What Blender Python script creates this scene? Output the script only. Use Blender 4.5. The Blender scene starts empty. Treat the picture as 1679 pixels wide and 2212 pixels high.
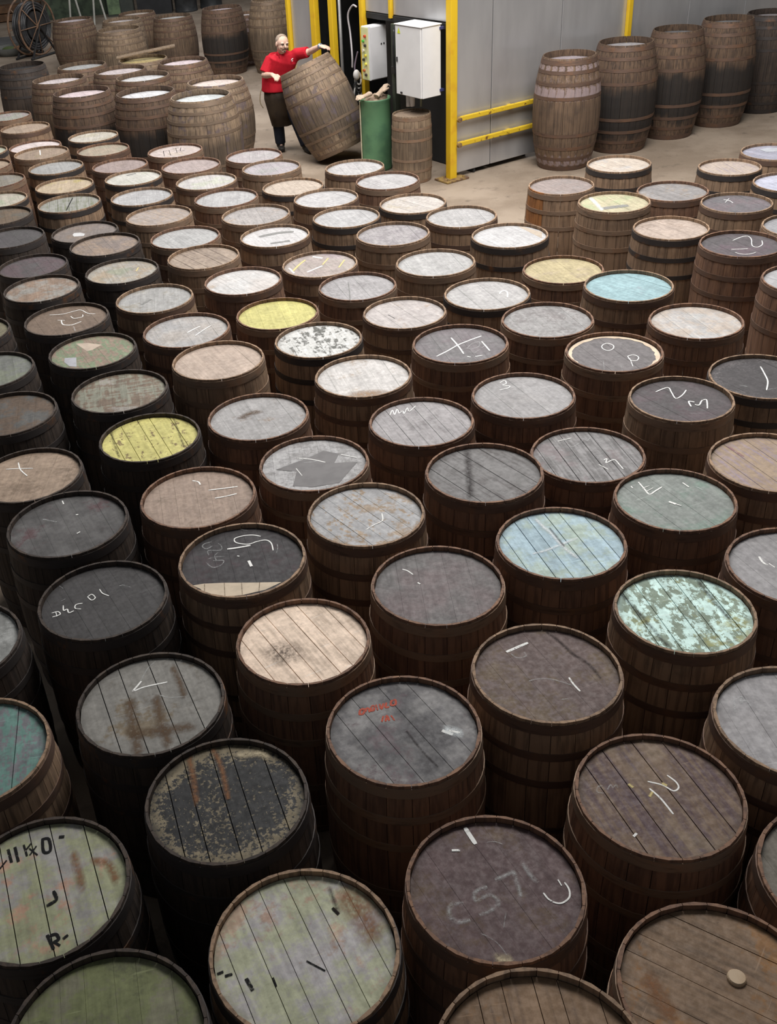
import bpy, bmesh, math, random
from mathutils import Vector, Matrix
random.seed(7)
S = bpy.context.scene
C = S.collection

# ------------------------------------------------------------------ camera
cd = bpy.data.cameras.new('camera'); cam = bpy.data.objects.new('camera', cd); C.objects.link(cam); S.camera = cam
PITCH, ROLL = 0.5779, -0.0947
fw = Vector((0, math.cos(PITCH), -math.sin(PITCH))); ri = Vector((1, 0, 0)); up = Vector((0, math.sin(PITCH), math.cos(PITCH)))
r2 = math.cos(ROLL)*ri + math.sin(ROLL)*up; u2 = -math.sin(ROLL)*ri + math.cos(ROLL)*up
m = Matrix((r2, u2, -fw)).transposed().to_4x4(); m.translation = Vector((0, 0, 3.8053)); cam.matrix_world = m
cd.sensor_fit = 'HORIZONTAL'; cd.sensor_width = 36; cd.lens = 2259.0/1679*36
cd.shift_x = (839.5-638.6)/1679; cd.shift_y = 0; cd.clip_end = 200

# ------------------------------------------------------------------ world and lamps
W = bpy.data.worlds.new('world'); S.world = W; W.use_nodes = True
W.node_tree.nodes['Background'].inputs[0].default_value = (.93, .96, 1, 1)
W.node_tree.nodes['Background'].inputs[1].default_value = 0.12
def area(name, loc, target, sx, sy, power, col=(1, .97, .93)):
    l = bpy.data.lights.new(name, 'AREA'); l.shape = 'RECTANGLE'; l.size = sx; l.size_y = sy; l.energy = power; l.color = col
    o = bpy.data.objects.new(name, l); C.objects.link(o); o.location = loc
    o.rotation_euler = (Vector(target)-Vector(loc)).to_track_quat('-Z', 'Y').to_euler()
    return o
area('skylight_main', (2.6, 8.3, 7.4), (2.4, 10.2, 0), 5, 4, 1050)
area('fill_left', (-1.2, 14.5, 8.0), (-0.8, 17.5, 0), 6, 4, 800)  # added fill to brighten the back-left casks, not a known skylight
area('skylight_back', (4.0, 27.0, 9.5), (0.5, 9, 0), 14, 5, 900, (.97, .98, 1))
S.view_settings.view_transform = 'Standard'; S.view_settings.look = 'None'; S.view_settings.gamma = 1
S.view_settings.use_curve_mapping = False
S.view_settings.exposure = 0.0

# ------------------------------------------------------------------ helpers
def obj(name, me, mat=None, parent=None):
    o = bpy.data.objects.new(name, me); C.objects.link(o)
    if parent: o.parent = parent
    if mat is not None:
        if not me.materials: me.materials.append(mat)
        elif me.materials[0] != mat:
            o.material_slots[0].link = 'OBJECT'; o.material_slots[0].material = mat
    return o
def tag(o, label=None, cat=None, group=None, kind=None):
    if label: o['label'] = label
    if cat: o['category'] = cat
    if group: o['group'] = group
    if kind: o['kind'] = kind
    return o
def empty(name, loc, rz=0, label=None, cat=None, group=None):
    o = bpy.data.objects.new(name, None); C.objects.link(o); o.location = loc; o.rotation_euler = (0, 0, rz); o.empty_display_size = .1
    return tag(o, label, cat, group)
def mesh(name, bm, smooth=False):
    me = bpy.data.meshes.new(name); bm.normal_update(); bm.to_mesh(me); bm.free()
    if smooth:
        for p in me.polygons: p.use_smooth = True
    return me
def box(bm, c, s, R=None, bev=0):
    """box centred at c with full sizes s, optional 3x3 rotation"""
    M = Matrix.Translation(Vector(c)) @ ((R.to_4x4() if R else Matrix()) @ Matrix.Diagonal((s[0], s[1], s[2], 1)))
    r = bmesh.ops.create_cube(bm, size=1, matrix=M)
    if bev:
        es = list({e for v in r['verts'] for e in v.link_edges})
        bmesh.ops.bevel(bm, geom=es, offset=bev, segments=2, affect='EDGES', profile=.5)
def tube(bm, pts, rad, n=10, caps=True):
    pts = [Vector(p) for p in pts]
    if not hasattr(rad, '__len__'): rad = [rad]*len(pts)
    rings = []; ref = None
    for i, p in enumerate(pts):
        t = (pts[min(i+1, len(pts)-1)]-pts[max(i-1, 0)]).normalized()
        if ref is None: ref = Vector((0, 0, 1)) if abs(t.z) < .8 else Vector((0, 1, 0))
        a = t.cross(ref).normalized(); b = a.cross(t).normalized(); ref = b
        rr = rad[i] if hasattr(rad[i], '__len__') else (rad[i], rad[i])
        rings.append([bm.verts.new(p+a*math.cos(k*2*math.pi/n)*rr[0]+b*math.sin(k*2*math.pi/n)*rr[1]) for k in range(n)])
    for A, B in zip(rings, rings[1:]):
        for k in range(n): bm.faces.new((A[k], A[(k+1) % n], B[(k+1) % n], B[k]))
    if caps:
        bm.faces.new(rings[0][::-1]); bm.faces.new(rings[-1])
def loft(bm, secs, n=20):
    """secs: (cx,cy,z,rx,ry) horizontal ellipses"""
    rings = [[bm.verts.new((x+rx*math.cos(k*2*math.pi/n), y+ry*math.sin(k*2*math.pi/n), z)) for k in range(n)] for x, y, z, rx, ry in secs]
    for A, B in zip(rings, rings[1:]):
        for k in range(n): bm.faces.new((A[k], A[(k+1) % n], B[(k+1) % n], B[k]))
    bm.faces.new(rings[0][::-1]); bm.faces.new(rings[-1])
def ball(bm, c, r, R=None, seg=16):
    M = Matrix.Translation(Vector(c)) @ (R.to_4x4() if R else Matrix()) @ Matrix.Diagonal((r[0], r[1], r[2], 1))
    bmesh.ops.create_uvsphere(bm, u_segments=seg, v_segments=seg//2+2, radius=1, matrix=M)
def lathe(bm, prof, n=32, close=False):
    rings = [[bm.verts.new((r*math.cos(k*2*math.pi/n), r*math.sin(k*2*math.pi/n), z)) for k in range(n)] for r, z in prof]
    pr = list(zip(rings, rings[1:])) + ([(rings[-1], rings[0])] if close else [])
    for A, B in pr:
        for k in range(n): bm.faces.new((A[k], A[(k+1) % n], B[(k+1) % n], B[k]))
    return rings
def smooth_path(P, n=6):
    P = [Vector(p) for p in P]; out = []
    for i in range(len(P)-1):
        a, b, c, d = P[max(i-1, 0)], P[i], P[i+1], P[min(i+2, len(P)-1)]
        for k in range(n):
            t = k/n
            out.append(.5*((2*b)+(c-a)*t+(2*a-5*b+4*c-d)*t*t+(3*b-a-3*c+d)*t**3))
    return out+[P[-1]]

# ------------------------------------------------------------------ materials
class NT:
    def __init__(s, name, rough=.6, spec=.3, metal=0):
        s.m = bpy.data.materials.new(name); s.m.use_nodes = True; s.t = s.m.node_tree; s.b = s.t.nodes['Principled BSDF']
        s.b.inputs['Roughness'].default_value = rough; s.b.inputs['Specular IOR Level'].default_value = spec; s.b.inputs['Metallic'].default_value = metal
    def n(s, typ, **kw):
        nd = s.t.nodes.new(typ)
        for k, v in kw.items(): setattr(nd, k, v)
        return nd
    def link(s, a, b): s.t.links.new(a, b)
    def coord(s, scale=(1, 1, 1), off=(0, 0, 0), rnd=False):
        tc = s.n('ShaderNodeTexCoord'); mp = s.n('ShaderNodeMapping'); mp.inputs['Scale'].default_value = scale; mp.inputs['Location'].default_value = off
        src = tc.outputs['Object']
        if rnd:
            oi = s.n('ShaderNodeObjectInfo'); ad = s.n('ShaderNodeVectorMath', operation='ADD'); mu = s.n('ShaderNodeMath', operation='MULTIPLY'); mu.inputs[1].default_value = 37
            s.link(oi.outputs['Random'], mu.inputs[0]); s.link(mu.outputs[0], ad.inputs[1]); s.link(src, ad.inputs[0]); src = ad.outputs[0]
        s.link(src, mp.inputs['Vector']); return mp.outputs[0]
    def noise(s, co, scale, detail=4, rough=.55):
        nz = s.n('ShaderNodeTexNoise'); nz.inputs['Scale'].default_value = scale; nz.inputs['Detail'].default_value = detail; nz.inputs['Roughness'].default_value = rough
        s.link(co, nz.inputs['Vector']); return nz.outputs['Fac']
    def rng(s, v, a, b, c=0, d=1, smooth=True):
        r = s.n('ShaderNodeMapRange'); r.interpolation_type = 'SMOOTHSTEP' if smooth else 'LINEAR'
        for i, x in enumerate((a, b, c, d)): r.inputs[i+1].default_value = x
        s.link(v, r.inputs[0]); return r.outputs[0]
    def mix(s, f, a, b, mode='MIX'):
        x = s.n('ShaderNodeMix', data_type='RGBA', blend_type=mode)
        for sock, v in ((x.inputs[0], f), (x.inputs[6], a), (x.inputs[7], b)):
            if hasattr(v, 'is_linked'): s.link(v, sock)
            elif hasattr(v, '__len__'): sock.default_value = (v[0], v[1], v[2], 1)
            else: sock.default_value = v
        return x.outputs[2]
    def mul(s, a, b, op='MULTIPLY'):
        x = s.n('ShaderNodeMath', operation=op)
        for sock, v in ((x.inputs[0], a), (x.inputs[1], b)):
            if hasattr(v, 'is_linked'): s.link(v, sock)
            else: sock.default_value = v
        return x.outputs[0]
    def val(s, v):      # scalar -> multiply colour by it
        cb = s.n('ShaderNodeCombineColor')
        for i in range(3): s.link(v, cb.inputs[i])
        return cb.outputs[0]
    def color(s, c): s.link(c, s.b.inputs['Base Color'])
    def bump(s, h, strength=.2, dist=.003):
        b = s.n('ShaderNodeBump'); b.inputs['Strength'].default_value = strength; b.inputs['Distance'].default_value = dist
        s.link(h, b.inputs['Height']); s.link(b.outputs[0], s.b.inputs['Normal'])
def simple(name, col, col2=None, scale=8, rough=.6, spec=.3, metal=0, lo=.4, hi=.62, stretch=(1, 1, 1), bump=0):
    N = NT(name, rough, spec, metal); co = N.coord(stretch, rnd=True)
    f = N.noise(co, scale, 6)
    col2 = col2 or tuple(x*.75 for x in col)
    N.color(N.mix(N.rng(f, lo, hi), col, col2))
    if bump: N.bump(f, bump)
    return N.m

def head_material(name, c1, c2, style, amt, seed, c3=None):
    N = NT(name, .58, .22); o = ((seed*3.17) % 23, (seed*7.31) % 29, (seed*1.7) % 11)
    co = N.coord(off=o); gr = N.coord((26, 1.6, 3), off=o)
    grain = N.noise(gr, 2.2, 5); big = N.noise(co, 4.2, 6, .6); fine = N.noise(co, 38, 6, .7); mid = N.noise(N.coord(off=(o[1], o[2], o[0])), 11, 8, .7)
    thr = .5+(.5-amt)*.42
    if style == 'p': mk = N.mul(N.rng(big, .36, .66), amt*2)
    elif style == 'm':
        mk = N.rng(N.mul(N.mul(N.noise(co, 5.5, 10, .68), .75), N.mul(fine, .25), 'ADD'), thr-.06, thr+.07)
    elif style == 'w':
        mk = N.rng(N.mul(N.mul(grain, .6), N.mul(mid, .4), 'ADD'), thr-.08, thr+.1)
    elif style == 'f':
        fl = N.noise(N.coord((12, 5, 5), off=o), 2.0, 11, .72)
        mk = N.rng(N.mul(N.mul(fl, .62), N.mul(N.mul(big, .16), N.mul(fine, .22), 'ADD'), 'ADD'), thr-.015, thr+.02)
    elif style == 'x':
        a = N.noise(N.coord((4, 30, 3), off=o), 1.5, 6); b = N.noise(N.coord((24, 4, 3), off=o), 1.5, 7)
        mk = N.rng(N.mul(N.mul(N.mul(a, .4), N.mul(b, .4), 'ADD'), N.mul(fine, .2), 'ADD'), .47, .53)
    tc = N.n('ShaderNodeTexCoord'); ln = N.n('ShaderNodeVectorMath', operation='LENGTH'); sx = N.n('ShaderNodeVectorMath', operation='MULTIPLY'); sx.inputs[1].default_value = (1, 1, 0)
    N.link(tc.outputs['Object'], sx.inputs[0]); N.link(sx.outputs[0], ln.inputs[0]); rad = ln.outputs['Value']
    if style == 's':        # flaking speckle, denser towards the chime
        rim = N.rng(rad, .19, .285, 0, .095)
        sp = N.noise(co, 62, 8, .75)
        s1 = N.mul(N.mul(N.mul(sp, .66), N.mul(big, .22), 'ADD'), N.mul(N.mul(grain, .12), rim, 'ADD'), 'ADD')
        mk = N.rng(s1, .572-amt*.06, .585-amt*.06)
    col = N.mix(mk, c1, c2)
    if c3: col = N.mix(N.rng(N.mul(N.mul(N.noise(N.coord(off=(o[2]+4, o[1], o[0])), 3.6, 9, .66), .8), N.mul(fine, .2), 'ADD'), .53, .60, 0, .85), col, c3)
    oi = N.n('ShaderNodeObjectInfo')
    v = N.mul(N.mul(N.rng(grain, .25, .72, 1.08, .86), N.mul(N.rng(fine, .28, .72, 1.12, .84), N.rng(mid, .3, .7, 1.1, .86))), N.rng(oi.outputs['Random'], 0, 1, .95, 1.05, False))
    col = N.mix(1.0, col, N.val(v), 'MULTIPLY')
    drk = tuple(x*.35 for x in c1); lgt = tuple(min(.85, x*1.6+.03) for x in c1)
    spots = N.rng(N.noise(N.coord(off=(o[1], o[0], 3)), 24, 8, .75), .64, .70)
    col = N.mix(N.mul(spots, .6), col, drk)
    scr = N.rng(N.noise(N.coord((3, 46, 3), off=(o[0], o[2], 5)), 1.5, 7, .6), .66, .72)
    col = N.mix(N.mul(scr, .45), col, lgt)
    scuff = N.rng(N.noise(N.coord((5, 2.4, 2), off=(o[2], o[0], 1)), 7, 10, .78), .62, .74)
    col = N.mix(N.mul(scuff, .4), col, lgt)
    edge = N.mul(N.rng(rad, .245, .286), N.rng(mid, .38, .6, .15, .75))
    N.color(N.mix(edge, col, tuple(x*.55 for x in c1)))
    N.link(N.rng(fine, .3, .7, .48, .7), N.b.inputs['Roughness'])
    N.bump(N.mul(grain, N.mul(fine, .5), 'ADD'), .3, .002)
    return N.m

def stave_material(name, a, b, dark, stain=0., patch=None):
    N = NT(name, .72, .22); oi = N.n('ShaderNodeObjectInfo')
    st = N.noise(N.coord((30, 30, 1.6), rnd=True), 1.6, 6); bl = N.noise(N.coord(rnd=True), 4, 6, .6)
    col = N.mix(oi.outputs['Random'], a, b)
    col = N.mix(N.rng(st, .42, .66, 0, .75), col, dark)
    col = N.mix(N.rng(bl, .5, .7, 0, .6), col, dark)
    if stain:
        tc = N.n('ShaderNodeTexCoord'); sp = N.n('ShaderNodeSeparateXYZ'); N.link(tc.outputs['Object'], sp.inputs[0])
        big = N.noise(N.coord((1, 1, 1), rnd=True), 2.2, 3)
        z = N.mul(sp.outputs['Z'], N.mul(big, .35), 'ADD')
        k = N.mul(N.rng(z, .30, .46), N.rng(z, .98, .84))
        col = N.mix(N.mul(k, stain), col, (.022, .021, .021))
    if patch:
        pn = N.noise(N.coord(rnd=stain > .4), 3.1, 7, .7)
        col = N.mix(N.rng(pn, .52, .6, 0, .7), col, patch)
    N.color(col); N.bump(st, .45, .004)
    return N.m

STAVE = [stave_material('stave_brown', (.34, .225, .145), (.26, .175, .118), (.125, .085, .06), .0),
         stave_material('stave_stained', (.16, .105, .070), (.12, .078, .054), (.048, .036, .031), .9),
         stave_material('stave_pale', (.28, .205, .14), (.23, .165, .11), (.11, .08, .058), .4),
         stave_material('stave_lilac', (.21, .14, .092), (.18, .12, .08), (.08, .056, .044), .3, (.36, .29, .31)),
         stave_material('stave_dark', (.075, .055, .043), (.055, .042, .036), (.03, .025, .023), .0),
         stave_material('stave_russet', (.25, .14, .088), (.19, .11, .075), (.09, .055, .043), .0)]
STAVE.append(stave_material('stave_smoky', (.30, .22, .15), (.25, .18, .125), (.12, .09, .068), .55, (.12, .095, .11)))
STAVE.append(stave_material('stave_umber', (.205, .140, .092), (.155, .105, .072), (.07, .05, .038), .25))
ORANGE = stave_material('stave_orange', (.36, .16, .06), (.32, .14, .055), (.16, .07, .03))
def hoop_material(name, a, r, lo):
    N = NT(name, .6, .35, .35); f = N.noise(N.coord(rnd=True), 7, 7, .65); g2 = N.noise(N.coord((3, 3, 20), rnd=True), 3, 5)
    col = N.mix(N.rng(f, lo, lo+.2), a, r); N.color(N.mix(N.rng(g2, .5, .75, 0, .5), col, (.03, .024, .022))); N.bump(f, .3, .002); return N.m
HOOP = [hoop_material('hoop_rusty', (.25, .175, .125), (.27, .165, .105), .46), hoop_material('hoop_dark', (.055, .047, .045), (.16, .075, .035), .54),
        hoop_material('hoop_pale', (.20, .145, .105), (.23, .15, .095), .5), hoop_material('hoop_maroon', (.14, .09, .068), (.18, .10, .062), .48)]
def chalk(name, col, a, soft=False, top=1.):
    N = NT(name, .9, .1); N.b.inputs['Base Color'].default_value = (*col, 1)
    f = N.noise(N.coord(), 70, 7, .72)
    at = N.n('ShaderNodeAttribute'); at.attribute_name = 'fade'
    al = N.rng(f, a-(.22 if soft else .08), a+(.2 if soft else .1), 0, top)
    N.link(N.mul(al, at.outputs['Fac']), N.b.inputs['Alpha']); return N.m
CH = {'c': chalk('chalk_white', (.8, .8, .78), .38), 'f': chalk('chalk_faint', (.62, .64, .64), .52, True, .6), 'r': chalk('stencil_red', (.42, .10, .07), .42),
      'k': chalk('stencil_black', (.015, .015, .016), .40), 'y': chalk('crayon_yellow', (.66, .55, .26), .34), 'b': chalk('bare_wood_streak', (.13, .085, .055), .45, True, .85),
      'g': chalk('green_patch', (.15, .22, .13), .46, True, .8), 's': chalk('stencil_grey', (.22, .22, .215), .43), 'p': chalk('scuff_pink', (.30, .15, .17), .5, True, .8), 'w': chalk('chalk_wide', (.72, .76, .78), .46, True),
      'o': chalk('rust_streak', (.26, .13, .07), .46, True, .85), 'q': chalk('cream_flake', (.55, .47, .33), .47, True), 'd': chalk('dark_streak', (.035, .028, .028), .48, True, .7)}
SOFT = 'fbgpwodqy'

# ------------------------------------------------------------------ barrel kit
def profile(R, Rb, h):
    return lambda z: R+(Rb-R)*(1-(abs(2*z/h-1))**2.1)
class Kit:
    """meshes of one kind of cask, shared by every copy"""
    def __init__(s, tagname, R, Rb, h, hoops, rec, seg=9):
        s.R, s.h, s.rec = R, h, rec; r = profile(R, Rb, h); th = .017
        s.staves = []; ang = 0; rnd = random.Random(5)
        pat = [12, 15, 18]*8; rnd.shuffle(pat)
        ms = {}
        for w in (12, 15, 18):
            bm = bmesh.new(); ha = math.radians(w*.5-.22); rows = []
            for i in range(seg+1):
                z = h*i/seg; ro = r(z); rin = ro-th
                if i in (0, seg): rin = ro-th*.6
                rows.append([bm.verts.new((math.cos(a)*q, math.sin(a)*q, z)) for q, a in ((ro-.0015, -ha), (ro+.0005, 0), (ro-.0015, ha), (rin, ha), (rin, -ha))])
            for A, B in zip(rows, rows[1:]):
                for k in range(5): bm.faces.new((A[k], A[(k+1) % 5], B[(k+1) % 5], B[k]))
            bm.faces.new(rows[0][::-1]); bm.faces.new(rows[-1])
            ms[w] = mesh(tagname+'_stave', bm)
        for w in pat: s.staves.append((ms[w], math.radians(ang+w/2))); ang += w
        s.hoops = []
        for z0, z1 in hoops:
            bm = bmesh.new(); t = .0026; a, b = h*z0, h*z1
            for q in (((r(a)-.001, a), (r(a)+t, a)), ((r(a)+t, a), (r(b)+t, b)), ((r(b)+t, b), (r(b)-.001, b))): lathe(bm, q, 48)
            me = mesh(tagname+'_hoop', bm, True); s.hoops.append(me)
        s.heads = []
        for gap in (.0007, .0022, .0034):
            for ws in ([.16, .14, .19, .13, .2, .18], [.11, .17, .13, .16, .12, .18, .13], [.2, .17, .22, .19, .22]):
                L = []; rh = R-.0135; tot = sum(ws); x = -rh; rr = random.Random(len(ws))
                for w in ws:
                    x0, x1 = x+gap/2, x+2*rh*w/tot-gap/2; x += 2*rh*w/tot
                    x0 = max(x0, -rh+.0005); x1 = min(x1, rh-.0005)
                    bm = bmesh.new(); top = h-rec+rr.uniform(-.0008, .0008); K = 7
                    a = [(x0+(x1-x0)*k/K) for k in range(K+1)]
                    pts = [(q, math.sqrt(max(0, rh*rh-q*q))) for q in a]
                    poly = [(q, y) for q, y in pts]+[(q, -y) for q, y in pts[::-1]]
                    out = []
                    for q, y in poly:
                        if not out or (abs(out[-1][0]-q)+abs(out[-1][1]-y)) > 1e-5: out.append((q, y))
                    vt = [bm.verts.new((q, y, top)) for q, y in out]; vb = [bm.verts.new((q, y, top-.014)) for q, y in out]
                    bm.faces.new(vt); n = len(vt)
                    for k in range(n): bm.faces.new((vt[k], vt[(k+1) % n], vb[(k+1) % n], vb[k]))
                    bmesh.ops.recalc_face_normals(bm, faces=bm.faces)
                    L.append(mesh(tagname+'_head_plank', bm))
                s.heads.append(L)
KIT = Kit('cask', .2975, .322, .9, [(.005, .05), (.17, .21), (.33, .37), (.63, .67), (.79, .83), (.935, .985)], .024)
TALL = Kit('puncheon', .33, .43, 1.2, [(.005, .045), (.10, .13), (.2, .23), (.32, .35), (.65, .68), (.77, .8), (.87, .9), (.945, .985)], .07, 11)
FAT = Kit('stout_puncheon', .33, .40, 1.2, [(.005, .045), (.10, .13), (.2, .23), (.32, .35), (.65, .68), (.77, .8), (.87, .9), (.945, .985)], .07, 11)

def cask(name, kit, loc, dia, h, label, hm, sv, hv, rot=0, headset=0, group=None, headrot=math.radians(105-90), rotm=None, both=False, orange=None):
    k = dia/(2*kit.R); e = empty(name, loc, 0, label, 'barrel', group); e.scale = (k, k, h/kit.h)
    if rotm: e.rotation_euler = rotm.to_euler()
    for me, a in kit.staves:
        o = obj('stave', me, STAVE[sv], e); o.rotation_euler = (0, 0, a+rot)
        if orange is not None and abs((a+rot-orange+math.pi) % (2*math.pi)-math.pi) < .42:
            o.material_slots[0].link = 'OBJECT'; o.material_slots[0].material = ORANGE
    for i, me in enumerate(kit.hoops):
        o = obj('hoop', me, HOOP[hv], e); o.rotation_euler = (0, 0, rot)
    for me in kit.heads[headset]:
        o = obj('head_plank', me, hm, e); o.rotation_euler = (0, 0, headrot)
    if both:
        for me in kit.heads[headset]:
            o = obj('head_plank', me, hm, e); o.rotation_euler = (math.pi, 0, headrot); o.location = (0, 0, kit.h)
    return e
def ribbon(e, kit, kind, w, pts, i):
    """a stroke of chalk or paint lying on the head"""
    P = [Vector((x, y, 0)) for x, y in pts]
    if len(P) > 2: P = smooth_path(P, 4)
    z = kit.h-kit.rec+.0013+.0002*(i % 4); rl = kit.R-.02
    bm = bmesh.new(); rows = []; fd = bm.verts.layers.float.new('fade'); sf = kind in SOFT
    if sf: w *= 1.5
    for j, p in enumerate(P):
        t = (P[min(j+1, len(P)-1)]-P[max(j-1, 0)]); t.z = 0
        t = t.normalized() if t.length > 1e-6 else Vector((1, 0, 0)); nrm = Vector((-t.y, t.x, 0))
        if p.length > rl: p = p*(rl/p.length)
        if j == 0: p = p-t*w*.3
        if j == len(P)-1: p = p+t*w*.3
        q = w*.5*(.75 if j in (0, len(P)-1) else 1)
        rows.append([bm.verts.new((p.x+nrm.x*q, p.y+nrm.y*q, z)), bm.verts.new((p.x, p.y, z+.0003)), bm.verts.new((p.x-nrm.x*q, p.y-nrm.y*q, z))])
    for j, rw in enumerate(rows):
        for k, v in enumerate(rw): v[fd] = (0 if k != 1 or (j in (0, len(rows)-1) and w > .03) else 1) if sf else 1
    for A, B in zip(rows, rows[1:]):
        for k in range(2): bm.faces.new((A[k], A[k+1], B[k+1], B[k]))
    nm = {'c': 'chalk_mark', 'f': 'chalk_mark', 'w': 'chalk_mark', 'r': 'stencil_mark', 'k': 'stencil_mark', 's': 'stencil_mark', 'y': 'paint_fleck', 'b': 'bare_streak', 'g': 'green_patch', 'p': 'pink_scuff', 'o': 'rust_streak', 'd': 'dark_streak', 'q': 'paint_fleck'}[kind]
    return obj(nm, mesh(nm, bm), CH[kind], e)
def patch(e, kit, name, label, col, poly):
    bm = bmesh.new(); z = kit.h-kit.rec+.0011; rl = kit.R-.019
    vs = []
    for x, y in poly:
        l = math.hypot(x, y); f = min(1, rl/l) if l else 1
        vs.append(bm.verts.new((x*f, y*f, z)))
    f = bm.faces.new(vs)
    if f.normal.z < 0: f.normal_flip()
    bmesh.ops.triangulate(bm, faces=bm.faces)
    o = obj(name, mesh(name, bm), simple(name+'_paint', col, tuple(c*.85 for c in col), 14, .6), e); o['label'] = label
    return o
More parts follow.
